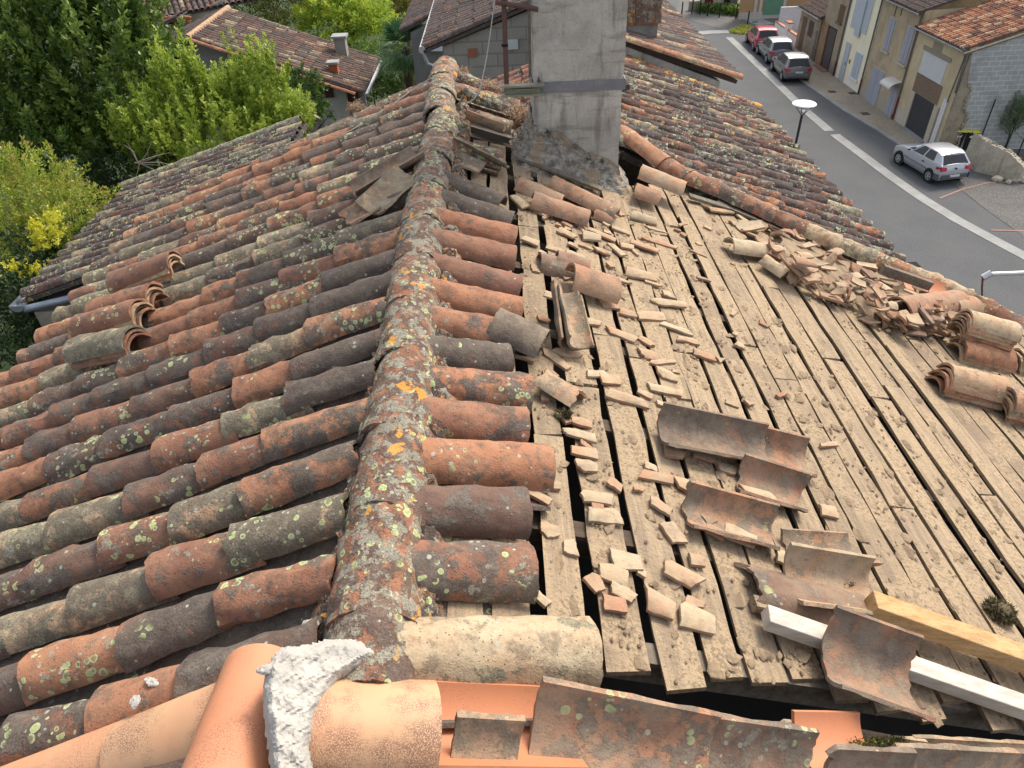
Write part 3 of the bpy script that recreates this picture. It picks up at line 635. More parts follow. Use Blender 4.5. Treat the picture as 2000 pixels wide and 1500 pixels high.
def place_word(u, v):
    if v < 420: a = 'just below the chimney'
    elif v < 520: a = 'on the boards below the chimney'
    elif v < 640: a = 'around the big orange tile'
    elif v < 760: a = 'in the middle of the boards'
    elif v < 900: a = 'left of the long upturned tile' if u < 1290 else 'under the long upturned tile'
    elif v < 1090: a = 'beside the upturned tiles' if u > 1270 else 'near the ridge side tiles'
    else: a = 'at the near board ends'
    return a
used = {}
for i, (C_, x1, y1, x2, y2, wp, col, adj) in enumerate(SH):
    A = (C_[0]+x1/C_[2], C_[1]+y1/C_[2]); B = (C_[0]+x2/C_[2], C_[1]+y2/C_[2]); mid = ((A[0]+B[0])/2, (A[1]+B[1])/2)
    dd = depth(PR(*mid)); w = wp/C_[2]*dd/FPX*1.52
    fl = col in 'OBW'; h, s = HUE[col]
    lab = f'{adj} {COLN[col] if COLN[col].split()[0] not in adj else "clay"} tile shard {place_word(*mid)}'
    if lab in used: lab += ' nearer the street'
    used[lab] = 1
    loose('tile_shard', A, B, w, lab, 'c', (h+random.uniform(-.05, .05), s, .1, random.random()), lift=random.uniform(0, .006), half=38 if not fl else 30, cut=.20, cat='tile shard',
          group='broken tile shards scattered on the boards', jag=.5 if fl else .22, mat=SHARD, flat=fl, th=.0135, na=7, nl=5, rough=.002, pitch=random.gauss(0, .03), seed=100+i)

# smaller chips scattered between them
chips = set(); nchip = 0
CH = [('tan', .90, .1), ('orange buff', .79, .1), ('grey dusted', .88, .42), ('rusty', .62, .2), ('cream', .97, .05), ('brown', .72, .5)]
SHP = ['three cornered', 'long thin', 'square', 'curved', 'blunt', 'flat']
while nchip < 70:
    x = .05+1.6*rng.random()**1.3; y = 1.25+rng.random()*(yfar(x)-1.5)
    p = np.array([x, y, zr(x)+.001]); u, v = proj(p)
    if v > 900 and x > .9: continue
    si = random.randrange(6); (cn, h, s) = random.choice(CH); lab = f'{SHP[si]} {cn} tile chip {place_word(u, v)}'
    if lab in chips: nchip += 0 if random.random() < .9 else 1; continue
    chips.add(lab); L = [.06, .12, .06, .08, .05, .07][si]*random.uniform(.8, 1.3); w = [.05, .035, .055, .06, .04, .06][si]*random.uniform(.8, 1.2)
    vv, ff = shard_geo(L, w, .015, .3 if si in (2, 5) else .09, [3, 4, 4, 4, 5, 5][si]); a = random.gauss(-.25, .5) if random.random() < .75 else random.uniform(-3, 3)
    d = np.array([cos(a), sin(a), 0]); d[2] = -TA*d[0]
    o = G().add(put(vv, frame(d, NR), p), ff, edge_tint(len(vv), (h+random.uniform(-.03, .03), s, .1, random.random()))).build('tile_chip', SHARD, None, org=p, smooth=True)
    tag(o, lab, 'tile chip', 'small tile chips on the boards'); nchip += 1

# ---- the rubble heap along the party cap
HP = [(1440, 425), (1500, 430), (1580, 455), (1650, 485), (1740, 525), (1830, 560), (1930, 605), (1960, 650), (1900, 668), (1830, 660), (1760, 655), (1700, 640), (1650, 600), (1610, 590), (1560, 565), (1510, 530), (1480, 495)]
def inside(u, v, P_):
    c = False; j = len(P_)-1
    for i in range(len(P_)):
        xi, yi = P_[i]; xj, yj = P_[j]
        if (yi > v) != (yj > v) and u < (xj-xi)*(v-yi)/(yj-yi)+xi: c = not c
        j = i
    return c
def edged(u, v, P_):
    best = 1e9
    for i in range(len(P_)):
        a = np.array(P_[i]); b = np.array(P_[(i+1) % len(P_)]); p = np.array((u, v)); t = np.clip(((p-a) @ (b-a))/((b-a) @ (b-a)), 0, 1)
        best = min(best, np.linalg.norm(p-a-t*(b-a)))
    return best
HCOL = [(.70, .35), (.78, .5), (.84, .35), (.88, .22), (.92, .15), (.60, .35), (.34, .45), (.95, .1), (.86, .55), (.74, .2)]
HADJ = ['brown', 'grey brown', 'dusty brown', 'dull beige', 'cream', 'rusty red', 'dark purple', 'pale yellow', 'grey', 'dull orange']
def zone(u, v):
    return 'at its left tip' if u < 1510 else 'near the pink dusted tile' if u < 1580 else 'left of the heap centre' if u < 1640 else 'at the heap centre' if u < 1700 else 'left of the wood offcut' if u < 1750 else 'left of the large red tile' if u < 1800 and v > 570 else 'behind the large red tile' if v < 580 else 'below the large red tile' if u < 1880 else 'by the tall stack'
n = 0; tries = 0
seenl = set()
while n < 190 and tries < 9000:
    tries += 1
    u, v = random.uniform(1440, 1960), random.uniform(425, 668)
    if not inside(u, v, HP): continue
    e = edged(u, v, HP); hgt = min(e/40.0, 1.0)*.19
    lev = random.random()**.8*hgt
    p = PR(u, v, lev); L = random.choice([.08, .10, .13, .17, .22])*random.uniform(.8, 1.15); w = random.uniform(.07, .15)
    where = 'on top' if lev > .09 else 'in the flank' if e > 14 else 'at the edge'
    size = 'long' if L > .17 else 'small' if L < .11 else 'squarish'
    ks = list(range(len(HCOL))); random.shuffle(ks)
    for k in ks:
        lab = f'{size} {HADJ[k]} shard {where} of the heap {zone(u, v)}'
        if lab not in seenl: break
    else: continue
    seenl.add(lab); h, s = HCOL[k]
    v_, f_ = shard_geo(L, w, random.choice([.012, .015, .018]), random.choice([.08, .10, .13, .3]), random.choice([3, 4, 4, 5, 5, 6]), None, random.random() < .45)
    ya = random.uniform(-pi, pi) if random.random() < .6 else random.gauss(.25, .5)
    ti, ro = random.gauss(0, .28), random.gauss(0, .30)
    Rz = np.array([[cos(ya), -sin(ya), 0], [sin(ya), cos(ya), 0], [0, 0, 1]]); Ry = np.array([[cos(ti), 0, sin(ti)], [0, 1, 0], [-sin(ti), 0, cos(ti)]]); Rx = np.array([[1, 0, 0], [0, cos(ro), -sin(ro)], [0, sin(ro), cos(ro)]])
    v_ = v_ @ (Rz @ Ry @ Rx).T; low = v_[:, 2].min()
    if lev+low < 0: v_[:, 2] -= lev+low
    vv = put(v_, frame(dR, NR), p)
    o = G().add(vv, f_, edge_tint(len(vv), (h, s, .1, random.random()))).build('tile_shard', SHARD, None, org=p, smooth=True)
    tag(o, lab, 'tile shard', 'broken tile shards in the rubble heap'); n += 1
rub = G()
for i in range(900):
    u, v = random.uniform(1440, 1960), random.uniform(425, 668)
    if not inside(u, v, HP): continue
    p = PR(u, v, random.uniform(0, .02)+min(edged(u, v, HP)/60, 1)*.06); r = rng.uniform(.006, .022)
    rub.add(cv*r*rng.uniform(.6, 1.3, 3)+p, cf, (rng.random(), .5, rng.random(), 1))
# a low mound of dust under the shards
mv = []; mf = []; NN = 40
for i in range(NN+1):
    for j in range(12):
        t = i/NN; top = np.array([np.interp(t*480, [0, 60, 140, 210, 300, 390, 480], [1445, 1500, 1580, 1650, 1740, 1830, 1925]), 0]); 
        vt = np.interp(top[0], [1445, 1500, 1580, 1650, 1740, 1830, 1930], [430, 432, 457, 487, 527, 562, 605]); vb = np.interp(top[0], [1445, 1480, 1510, 1560, 1650, 1700, 1830, 1930], [440, 490, 525, 560, 600, 630, 650, 660])
        s_ = j/11; p = PR(top[0], vt+(vb-vt)*s_, .085*sin(pi*s_)**.8*min(1, t*5, (1-t)*5)+rng.normal(0, .004)-.004); mv.append(p)
for i in range(NN):
    for j in range(11): a = i*12+j; mf.append((a, a+12, a+13, a+1))
rub.add(mv, mf, (.4, .5, .3, 1)); rub.build('rubble_dust', MUD, None, kind='stuff')

# ---- stacks of tiles
ORD = ['topmost', 'second', 'third', 'fourth', 'fifth', 'sixth', 'seventh']
def stack(A, B, n, w, side, desc, group, hues, step=.026, yaw0=0.0, start=.0):
    PS, NS = (PR, NR) if side == 'R' else (PL, NL)
    top = start+step*(n-1)
    for i in range(n):                                    # i = 0 lowest
        lift = start+i*step; a = PS(*A, top+.06)-NS*(top+.06-lift); b = PS(*B, top+.06)-NS*(top+.06-lift); d = b-a; L = np.linalg.norm(d); d /= L
        c = (a+b)/2+d*random.uniform(-.018, .018)+np.cross(d, NS)*random.uniform(-.007, .007)
        v, f = tile_geo(min(L, .5), w, w*1.1, .014, 76, 14, 8, 0, .003, .04)
        ya = random.gauss(0, .03)+yaw0; Rz = np.array([[cos(ya), -sin(ya), 0], [sin(ya), cos(ya), 0], [0, 0, 1]])
        h, s = hues[i % len(hues)] if i < n-1 else hues[-1]
        o = G().add(put(v @ Rz.T, frame(d, NS), c), f, (h, s, .35, random.random())).build('stacked_tile', TILE, None, org=c, smooth=True)
        k = n-1-i; word = 'lowest tile' if k == n-1 else 'topmost tile' if k == 0 else ORD[k]+' tile down'
        tag(o, f'{word} in {desc}', 'roof tile', group)
SG = 'clay tiles stacked on the right slope'; SL = 'clay tiles stacked along the left eave'
stack((1880, 668), (1975, 692), 3, .21, 'R', 'the lower half of the tall stack by the heap', SG, [(.86, .25), (.80, .3), (.60, .2)])
stack((1892, 612), (1985, 640), 6, .20, 'R', 'the upper half of the tall stack by the heap', SG, [(.80, .3), (.86, .3), (.62, .25), (.92, .05)], start=.10)
stack((1852, 720), (1960, 748), 5, .20, 'R', 'the separate low stack in front of the tall one', SG, [(.5, .4), (.84, .3), (.56, .3), (.84, .08)])
stack((1975, 770), (2075, 795), 5, .21, 'R', 'the stack cut off by the right edge', SG, [(.84, .4), (.5, .4), (.8, .3)])
stack((1990, 690), (2080, 715), 3, .21, 'R', 'the stack behind the one cut off at right', SG, [(.84, .4), (.9, .4), (.9, .1)])
stack((330, 498), (215, 540), 4, .20, 'L', 'the left eave stack nearest the gutter', SL, [(.85, .3), (.8, .3), (.90, .2), (.34, .22)], start=.10)
stack((298, 560), (168, 600), 4, .20, 'L', 'the stack nearest but one to the gutter', SL, [(.5, .4), (.86, .2), (.80, .3), (.50, .3)], start=.10)
stack((275, 590), (140, 628), 4, .20, 'L', 'the third stack from the gutter', SL, [(.8, .3), (.5, .4), (.86, .2), (.44, .28)], start=.10)
stack((290, 640), (112, 680), 3, .21, 'L', 'the left eave stack with a grey crusted top', SL, [(.44, .3), (.48, .4), (.95, .80)], start=.10)

# ================================================================ FOREGROUND: timbers, new ridge, upturned channel tiles
def beam(name, A, B, w, h, lift, mat, label, cat='timber'):
    a = PR(*A, lift); b = PR(*B, lift); d = b-a; L = np.linalg.norm(d); c = (a+b)/2; Fm = frame(d, NR)
    import bmesh
    g = G(); obox(g, (0, 0, 0), Fm, (L, w, h), (.1, .3, random.random(), 1)); o = g.build(name, mat, None); o.location = c-NR*h*.5
    m = o.modifiers.new('bevel', 'BEVEL'); m.width = .004; m.segments = 2
    return tag(o, label, cat)
beam('timber', (1495, 1205), (2110, 1420), .075, .055, .06, WHITEWOOD, 'square white painted timber lying down the slope over the near board ends')
beam('timber', (1700, 1180), (2120, 1330), .085, .07, .09, NEWWOOD, 'square yellow pine timber with a grey sawn end, beside the white one')
c = PR(1487, 1178, .03); g = G(); obox(g, (0, 0, 0), frame(dR, NR), (.06, .05, .04), (.2, .4, .6, 1)); o = g.build('wood_block', PLANK, None); o.location = c-NR*.03
tag(o, 'small wooden block under the end of the white timber', 'wood block')
loose('loose_roof_tile', (1640, 1275), (1765, 1325), .29, 'big grey and rust tile leaning hollow up against the white timber', kind='u', tint=(.52, .58, .2, .8), lift=.06, half=74, cut=.14, nl=14, na=18, roll=-.25, pitch=.05, L=.31)
# moss clumps
def tuft(name, p, r, n, label, cols, cat='moss', flatk=.5, leaf=.02):
    g = G(); v, f = icolump(r, .35, 2, int(n)); g.add(v*np.array([1, 1, flatk]), f, (.2, .5, .5, 1))
    for i in range(n):
        d = rng.normal(0, 1, 3); d[2] = abs(d[2])*.8; d /= np.linalg.norm(d); q = d*r*np.array([1, 1, flatk])*rng.uniform(.7, 1.05); t = d+rng.normal(0, .5, 3); t /= np.linalg.norm(t)
        s = np.cross(t, rng.normal(0, 1, 3)); s /= np.linalg.norm(s); l = leaf*rng.uniform(.5, 1.4)
        g.add([q-s*l*.22, q+s*l*.22, q+t*l], [(0, 1, 2)], (rng.random(), rng.random(), rng.random(), 1))
    o = g.build(name, cols, None); o.location = p; return tag(o, label, cat)
def mat_leaf(name, cols, trans=.25, rough=.5, dead=0.0):
    t = NT(name); at = t.n('Attribute', _attribute_name='tint'); sp = t.n('SeparateColor'); t.set(sp.inputs[0], at.outputs['Color'])
    n = len(cols); c = t.ramp(sp.outputs[0], [(i/(n-1), q) for i, q in enumerate(cols)])
    t.set(t.b.inputs['Base Color'], c); t.b.inputs['Roughness'].default_value = rough; t.b.inputs['Specular IOR Level'].default_value = .35
    if trans:
        tr = t.n('BsdfTranslucent'); t.set(tr.inputs[0], c); mx = t.n('MixShader'); mx.inputs[0].default_value = trans
        t.set(mx.inputs[1], t.b.outputs[0]); t.set(mx.inputs[2], tr.outputs[0]); t.t.links.new(mx.outputs[0], t.t.nodes['Material Output'].inputs[0])
    return t.m
MOSSM = mat_leaf('dry_moss', [(.07, .055, .03), (.14, .11, .06), (.12, .13, .05)], 0, .9)
WEED = mat_leaf('dry_weed', [(.10, .06, .04), (.26, .15, .09), (.38, .24, .16), (.20, .17, .08)], .15, .9)
tuft('moss_clump', PR(1952, 1196, .02), .055, 900, 'dry green brown moss clump on the boards right of the yellow timber', MOSSM)
tuft('moss_clump', PR(1100, 812, .01), .03, 350, 'little ball of dry roots on the boards left of the buff shards', MOSSM)
tuft('moss_clump', PR(1640, 1128, .04), .05, 600, 'dry moss filling the pinkish upturned tile', MOSSM, flatk=.3, leaf=.014)

# new ridge in the foreground
def ptile(name, a, b, w, label, tint, mat=NEWCLAY, flip=False, up=(0, 0, 1), half=80, th=.015, cut=0.0, rough=.0006, w1=None, na=24, nl=12, cat='roof tile', roll=0.0, jag=0.0):
    a = np.array(a); b = np.array(b); d = b-a; L = np.linalg.norm(d); c = (a+b)/2
    v, f = tile_geo(L, w, w1, th, half, na, nl, jag, rough, cut, flip)
    roll = -roll; Rx = np.array([[1, 0, 0], [0, cos(roll), -sin(roll)], [0, sin(roll), cos(roll)]]); v = v @ Rx.T
    o = G().add(put(v, frame(d, up), c), f, tint).build(name, mat, None, org=c, smooth=True); return tag(o, label, cat)
zt = RZ+.07
# big new ridge tile: from upper right to lower left
pa = PZ(492, 1262, zt+.055); pb = PZ(395, 1560, zt+.13); pa[2] -= .12; pb[2] -= .12
ptile('new_ridge_tile', pb, pa, .245, 'large new orange ridge tile with brown shading, its end bedded in fresh mortar', (.35, .55, 0, .3), half=88, w1=.215)
pa = PL(285, 1400, .16); pb = PL(-40, 1520, .16)
ptile('new_cover_tile', PL(430, 1350, .20)-NL*.12, PL(190, 1445, .19)-NL*.12, .225, 'new speckled beige brown cover tile left of the big new ridge tile', (.75, .9, 0, .6), up=NL)
ptile('new_cover_tile', PL(215, 1432, .18)-NL*.12, PL(-80, 1545, .17)-NL*.12, .215, 'new peach coloured cover tile running out of the lower left corner', (.62, .3, 0, .2), up=NL)
ptile('new_cover_tile', PR(560, 1385, .17)-NR*.12, PR(862, 1392, .17)-NR*.12, .26, 'new sandy speckled cover tile right of the fresh mortar, open end to the right', (.72, 1.25, 0, .8), up=NR, half=84, w1=.275)
ptile('new_channel_tile', PR(820, 1430, .0), PR(1120, 1438, .0), .24, 'smooth new orange channel tile with mortar drops between old tiles', (.12, 0, 0, .5), up=NR, flip=True, half=45)
ptile('new_channel_tile', PR(1560, 1470, .02), PR(1690, 1470, .02), .22, 'piece of smooth new orange tile between upturned old tiles at the bottom right', (.15, 0, 0, .7), up=NR, flip=True, half=45)
# old channel tiles lying hollow side up in the foreground
OC = [((890, 1478), (1022, 1484), .25, .25, 'greyish broken hollow tile end beside the mortar drops in the foreground', (.84, .55, .9, .3), 0.035, .10),
      ((1045, 1462), (1395, 1515), .38, .35, 'large rusty hollow tile with a mossy rim, biggest of the foreground row', (.66, .50, .3, .55), .03, .05),
      ((1340, 1500), (1600, 1525), .33, .31, 'purple grey hollow tile with white lime stains beside the big rusty one', (.40, .50, 1.3, .9), .02, .08),
      ((1640, 1545), (1800, 1550), .28, .28, 'dark mossy broken hollow tile in the lower right corner row', (.45, .8, .3, .42), .03, .3),
      ((1760, 1545), (2060, 1555), .30, .30, 'brown hollow tile with dry moss in the lower right corner', (.80, .6, .3, .66), .01, .06)]
for A, B, w, w1, lab, tt, lf, ct in OC:
    ptile('old_channel_tile', PR(*A, lf+.06)-NR*.08, PR(*B, lf+.06)-NR*.08, w, lab, tt, mat=LOOSE, flip=True, up=NR, half=66, th=.018, cut=ct, rough=.004, w1=w1, roll=-.25)
OB = [((1170, 1365), (1420, 1405), .20, 'far rim of a hollow tile with green moss behind the big rusty one', (.62, .5, .3, .2)), ((1395, 1395), (1560, 1432), .20, 'sandy ragged rim of a broken hollow tile behind the lime stained one', (.97, .2, .3, .8)),
      ((1560, 1412), (1850, 1452), .21, 'long thin tile rim edging the dark gap at the right', (.90, .4, .3, .4)), ((1830, 1440), (2060, 1452), .20, 'grey tile rim at the right end of the dark gap', (.86, .5, .3, .6))]
for A, B, w, lab, tt in OB:
    ptile('old_channel_tile', PR(A[0], A[1]+28, .06)-NR*.125, PR(B[0], B[1]+28, .06)-NR*.125, w*.85, lab, tt, mat=LOOSE, flip=True, up=NR, half=66, th=.016, cut=.12, rough=.004, roll=0)
def mossline(A, B, lift, n, label, r=.012):
    a, b = PR(*A, lift), PR(*B, lift); g = G()
    for i in range(n):
        p = a+(b-a)*random.random()+rng.normal(0, r*.5, 3); 
        for j in range(9):
            t = rng.normal(0, .6, 3)+[0, 0, 1]; t /= np.linalg.norm(t); s = np.cross(t, rng.normal(0, 1, 3)); s /= np.linalg.norm(s); q = p+rng.normal(0, r*.4, 3); l = r*rng.uniform(.4, 1)
            g.add([q-s*l*.2, q+s*l*.2, q+t*l], [(0, 1, 2)], (rng.uniform(.3, 1), .5, .5, 1))
    o = g.build('moss', MOSSG, None, org=a); return tag(o, label, 'moss')
MOSSG = mat_leaf('green_moss', [(.05, .05, .02), (.09, .11, .025), (.15, .18, .04)], 0, .9)
mossline((1068, 1352), (1390, 1408), .05, 240, 'green moss along the far rim of the big rusty hollow tile')
mossline((1400, 1415), (1590, 1445), .045, 130, 'green moss along the rim of the lime stained hollow tile')
mossline((1660, 1455), (1770, 1450), .04, 110, 'dark moss on the broken hollow tile at the bottom right', .014)
# fresh mortar between the new tiles
def blob(name, px, hfun, mat, label, cat='mortar', plane=PR, nrm=NR, thick=.05, dens=34, jit=.006, seed=1):
    P_ = px; us = [p[0] for p in P_]; vs = [p[1] for p in P_]; rs = np.random.default_rng(seed); g = G(); V = []; idx = {}; Fq = []
    du = (max(us)-min(us))/dens; dv = du
    nu = dens+1; nv = int((max(vs)-min(vs))/dv)+2
    for i in range(nu):
        for j in range(nv):
            u = min(us)+i*du; v = min(vs)+j*dv
            if inside(u, v, P_):
                e = min(edged(u, v, P_)/16.0, 1.0); h = hfun(u, v)+thick*(e**.5)-thick
                idx[(i, j)] = len(V); V.append(plane(u+rs.normal(0, du*.2), v+rs.normal(0, du*.2), h+jit*.55*(sin(u*.11+2*sin(v*.07))+sin(v*.13+1.7*sin(u*.05)))+jit*.5*sin(u*.31+v*.23+2*sin(v*.19))+rs.normal(0, jit*.22)))
    for (i, j) in idx:
        q = [(i, j), (i, j+1), (i+1, j+1), (i+1, j)]
        if all(k in idx for k in q): Fq.append(tuple(idx[k] for k in q))
    V = np.array(V); nn = len(V); V = np.vstack([V, V-np.array(nrm)*.06])
    bot = [tuple(k+nn for k in reversed(q)) for q in Fq]
    ed = {}
    for q in Fq:
        for a, b in zip(q, q[1:]+q[:1]): ed[(a, b)] = 1
    sides = [(b, a, a+nn, b+nn) for (a, b) in ed if (b, a) not in ed]
    g.add(V, Fq+bot+sides, (.5, .3, .3, .5)); o = g.build(name, mat, None, smooth=True); return tag(o, label, cat)
MP = [(548, 1262), (600, 1258), (640, 1246), (690, 1245), (730, 1262), (742, 1278), (705, 1300), (662, 1325), (632, 1362), (615, 1410), (606, 1460), (618, 1520), (535, 1520), (528, 1460), (520, 1400), (515, 1340), (520, 1300), (530, 1280)]
blob('fresh_mortar', MP, lambda u, v: .205-.035*(u-560)/100, NEWMORTAR, 'rough fresh white mortar packed between the two new tiles and the old ridge end', dens=64, jit=.0045, thick=.045)
def lump(px, r, label, plane=PR, lift=.1, seed=3):
    v, f = icolump(r, .35, 3, seed); o = G().add(v*np.array([1.5, 1, .5]), f).build('mortar_drop', NEWMORTAR, None, smooth=False); o.location = plane(*px, lift); o.rotation_euler = (0, .2, seed)
    return tag(o, label, 'mortar drop', 'fresh mortar drops')
lump((518, 1308), .012, 'white mortar drop stuck on the right side of the big new ridge tile', lift=.20)
lump((262, 1370), .013, 'long mortar drop on the speckled beige cover tile', PL, .17, 5)
lump((298, 1333), .014, 'mortar crust along the top of the speckled beige cover tile', PL, .12, 6)
lump((880, 1416), .010, 'round mortar drop on the smooth orange channel tile', lift=.0, seed=7)
lump((898, 1387), .007, 'tiny mortar drop at the back of the smooth orange channel tile', lift=.0, seed=8)
lump((872, 1452), .014, 'smeared mortar drop at the edge of the sandy speckled tile', lift=.0, seed=9)
lump((600, 1228), .02, 'pale mortar smear at the foot of the old ridge', PL, .06, 11)

# ================================================================ NEIGHBOUR HOUSE SHARING THE SLOPE (beyond the party cap)
nb = empty('neighbour_house', (0, 0, 0), 'attached house beyond the chimney, its mossy lichened tile roof falling to the street', 'house')
capA = PR(1190, 285, .05); capB = PR(1990, 648, .05)
CAPX = [(1215, 292), (1345, 352), (1500, 424), (1660, 492), (1890, 580), (1985, 632)]
capP = [PR(*c, .03) for c in CAPX]; cx = [p[0] for p in capP]; cy = [p[1] for p in capP]
ntiles = []
for k in range(24):
    y1 = 4.55+.225*k                                       # y at x = 3.3
    yaw = radians(-11.5-.25*k)
    d = np.array([cos(yaw), sin(yaw), -TA*cos(yaw)]); d /= np.linalg.norm(d)
    xe = 3.42+random.uniform(-.02, .03); xs = 1.0
    x = xe; i = 0; off = random.uniform(-.008, .008)
    while x > xs:
        y = y1-(x-3.3)*tan(-yaw)*-1*-1 if False else y1+(x-3.3)*tan(yaw)
        if x < cx[-1] and y < np.interp(x, cx, cy)+.10: break
        if y > 9.62+(3.3-x)*.235: break
        if x < .95 and y < 6.2: break
        L = random.uniform(.38, .43); c = np.array([x-L/2*.93, y-(L/2*.93)*tan(yaw)+off, 0]); c[2] = zr(c[0])
        v, f = tile_geo(L, .150, .178, .014, 86, 8, 4, 0, .007, .05)
        Ry = np.array([[cos(.04), 0, -sin(.04)], [0, 1, 0], [sin(.04), 0, cos(.04)]])
        tt = rtint('far'); 
        v = put(v @ Ry.T, frame(d, NR), c+NR*random.uniform(.015, .03)); ntiles.append((1/depth(c)**2, v, f, tt)); x -= random.uniform(.30, .34); i += 1
    # channel strip
ntiles.sort(key=lambda q: -q[0])
for q in ntiles[:100]: G().add(q[1], q[2], q[3]).build('cover_tile', FARTILE, nb, smooth=True)
g = G()
for q in ntiles[100:]: g.add(q[1], q[2], q[3])
g.build('cover_tile', FARTILE, nb, smooth=True, kind='stuff')
g = G(); V = []; n = 20                                    # channel surface under the covers
pl = []
for a, b in zip(cx, cy): pl.append((a, b+.05))
bot = [(a, b, zr(a)-.012) for a, b in pl if a < 3.36]+[(3.36, 4.75, zr(3.36)-.012)]; top = [(3.36, 9.6, zr(3.36)-.012), (1.0, 10.15, zr(1.0)-.012), (1.0, 6.15, zr(1.0)-.012)]
prism(g, bot+top, (0, 0, -.06), (.05, .95, .2, .5)); g.build('channel_tile', FARTILE, nb, kind='stuff')
g = G(); prism(g, [(.9, 9.85, 0), (3.1, 9.55, 0), (3.1, 9.55, zr(3.1)-.08), (.9, 9.85, zr(.9)-.08)], (0, .2, 0)); box(g, (.75, 6.4, 9), (.9, 10.0, zr(.9)-.1)); box(g, (2.95, 4.4, 0), (3.1, 9.6, zr(3.1)-.06)); g.build('wall', WALLM, nb)
# verge row with orange lichen along the far edge
LICH = mat_tile('orange_lichen_tile', orange=1.25, yellow=1.0, grey=1.0)
va, vb = PR(1225, 112, .09), PR(1482, 208, .09)
for i in range(9):
    t0 = i/9; c = va+(vb-va)*(t0+.055); d = vb-va; v, f = tile_geo(np.linalg.norm(d)/9*1.25, .18, .21, .014, 78, 10, 4, 0, .006, .05)
    G().add(put(v, frame(d, NR), c-NR*.05), f, (random.choice([.3, .45, .6]), .55, .9, random.random())).build('verge_tile', LICH, nb, smooth=True)
# party cap: line of overlapping big tiles from the chimney to the eave, bedded in dark mortar, with an edge board
CT = [(1222, 262), (1292, 316), (1338, 345), (1395, 368), (1443, 390), (1505, 418), (1565, 446), (1630, 474), (1698, 502), (1760, 528), (1825, 552), (1885, 580), (1935, 606), (1985, 632)]
for i in range(len(CT)-1):
    a, b = PR(*CT[i], .10), PR(*CT[i+1], .10); d = b-a; L = np.linalg.norm(d)
    v, f = tile_geo(L*1.22, .20, .225, .015, 84, 14, 8, 0, .006, .05)
    tt = (random.choice([.42, .48, .55, .62]) if i not in (6, 7, 9, 10) else .9, random.uniform(.3, .62), .75, random.random())
    if i == 0: tt = (.66, .2, .2, .3)
    G().add(put(v, frame(d, NR), (a+b)/2-NR*.105+NR*.075), f, tt).build('cap_tile', TILE, nb, smooth=True)
def ridge_mortar(px, w, h, name, mat, par, seed, plane=PR, nrm=NR, lift=0.0):
    P_ = [plane(*c, lift) for c in px]; rs = np.random.default_rng(seed); V = []; Fq = []; seg = []
    for a, b in zip(P_, P_[1:]):
        n = max(2, int(np.linalg.norm(b-a)/.025)); seg += [a+(b-a)*i/n for i in range(n)]
    m = 9
    for i, p in enumerate(seg):
        d = seg[min(i+1, len(seg)-1)]-seg[max(i-1, 0)]; d /= np.linalg.norm(d); s = np.cross(nrm, d); hh = h*(1+.25*rs.normal())
        for j in range(m):
            t = j/(m-1); V.append(p+s*(t-.5)*w*(1+.1*rs.normal())+nrm*(hh*sin(pi*t)**.7+rs.normal(0, .006)-.01))
    for i in range(len(seg)-1):
        for j in range(m-1): a = i*m+j; Fq.append((a, a+1, a+m+1, a+m))
    return G().add(V, Fq, (.25, .8, .9, .5)).build(name, mat, par)
ridge_mortar([(u-6, v+16) for u, v in CT[1:]], .20, .085, 'mortar_bedding', MORTAR, nb, 9)
for (A, B) in (((1005, 306), (1175, 372)), ((1345, 384), (1425, 408)), ((1400, 396), (1500, 440)), ((1490, 436), (1600, 482)), ((1600, 480), (1700, 518)), ((1660, 505), (1790, 560)), ((1790, 560), (1890, 600))):
    a, b = PR(*A, .035), PR(*B, .035); d = b-a; g = G(); obox(g, (a+b)/2, frame(d, NR), (np.linalg.norm(d), .075, .018), (.2, .5, random.random(), 1), wob=.003); g.build('edge_board', GREYWOOD, nb)

# ================================================================ CHIMNEY with band, bracket and mast
ch = empty('chimney', (.62, 5.6, 11.7), 'wide grey rendered chimney with a metal band and flared mossy mortar base', 'chimney')
ch.location = (0, 0, 0)
YF = 5.34; pbl = PY(1045, 300, YF); pbr = PY(1206, 320, YF); ptl = PY(1038, 0, YF); ptr = PY(1232, 0, YF)
xl, xr = pbl[0]-.005, pbr[0]+.005; xl2, xr2 = xl-.0, xr+.01; DY = .52
def shaft(z0, z1, ex, name, mat, seg=14, jit=.0035, par=ch):
    V = []; Fq = []; rs = np.random.default_rng(4); ring = []
    n = 10
    prof = [(xl-ex+(xr-xl+2*ex)*i/n, YF-ex) for i in range(n)]+[(xr+ex, YF-ex+(DY+2*ex)*i/n) for i in range(n)]+[(xr+ex-(xr-xl+2*ex)*i/n, YF+DY+ex) for i in range(n)]+[(xl-ex, YF+DY+ex-(DY+2*ex)*i/n) for i in range(n)]
    m = len(prof)
    for k in range(seg+1):
        z = z0+(z1-z0)*k/seg
        for (x, y) in prof: V.append((x+rs.normal(0, jit), y+rs.normal(0, jit), z))
    for k in range(seg):
        for j in range(m): a = k*m+j; b = k*m+(j+1) % m; Fq.append((a, b, b+m, a+m))
    Fq.append(tuple(range(seg*m, seg*m+m))); 
    return G().add(V, Fq).build(name, mat, par)
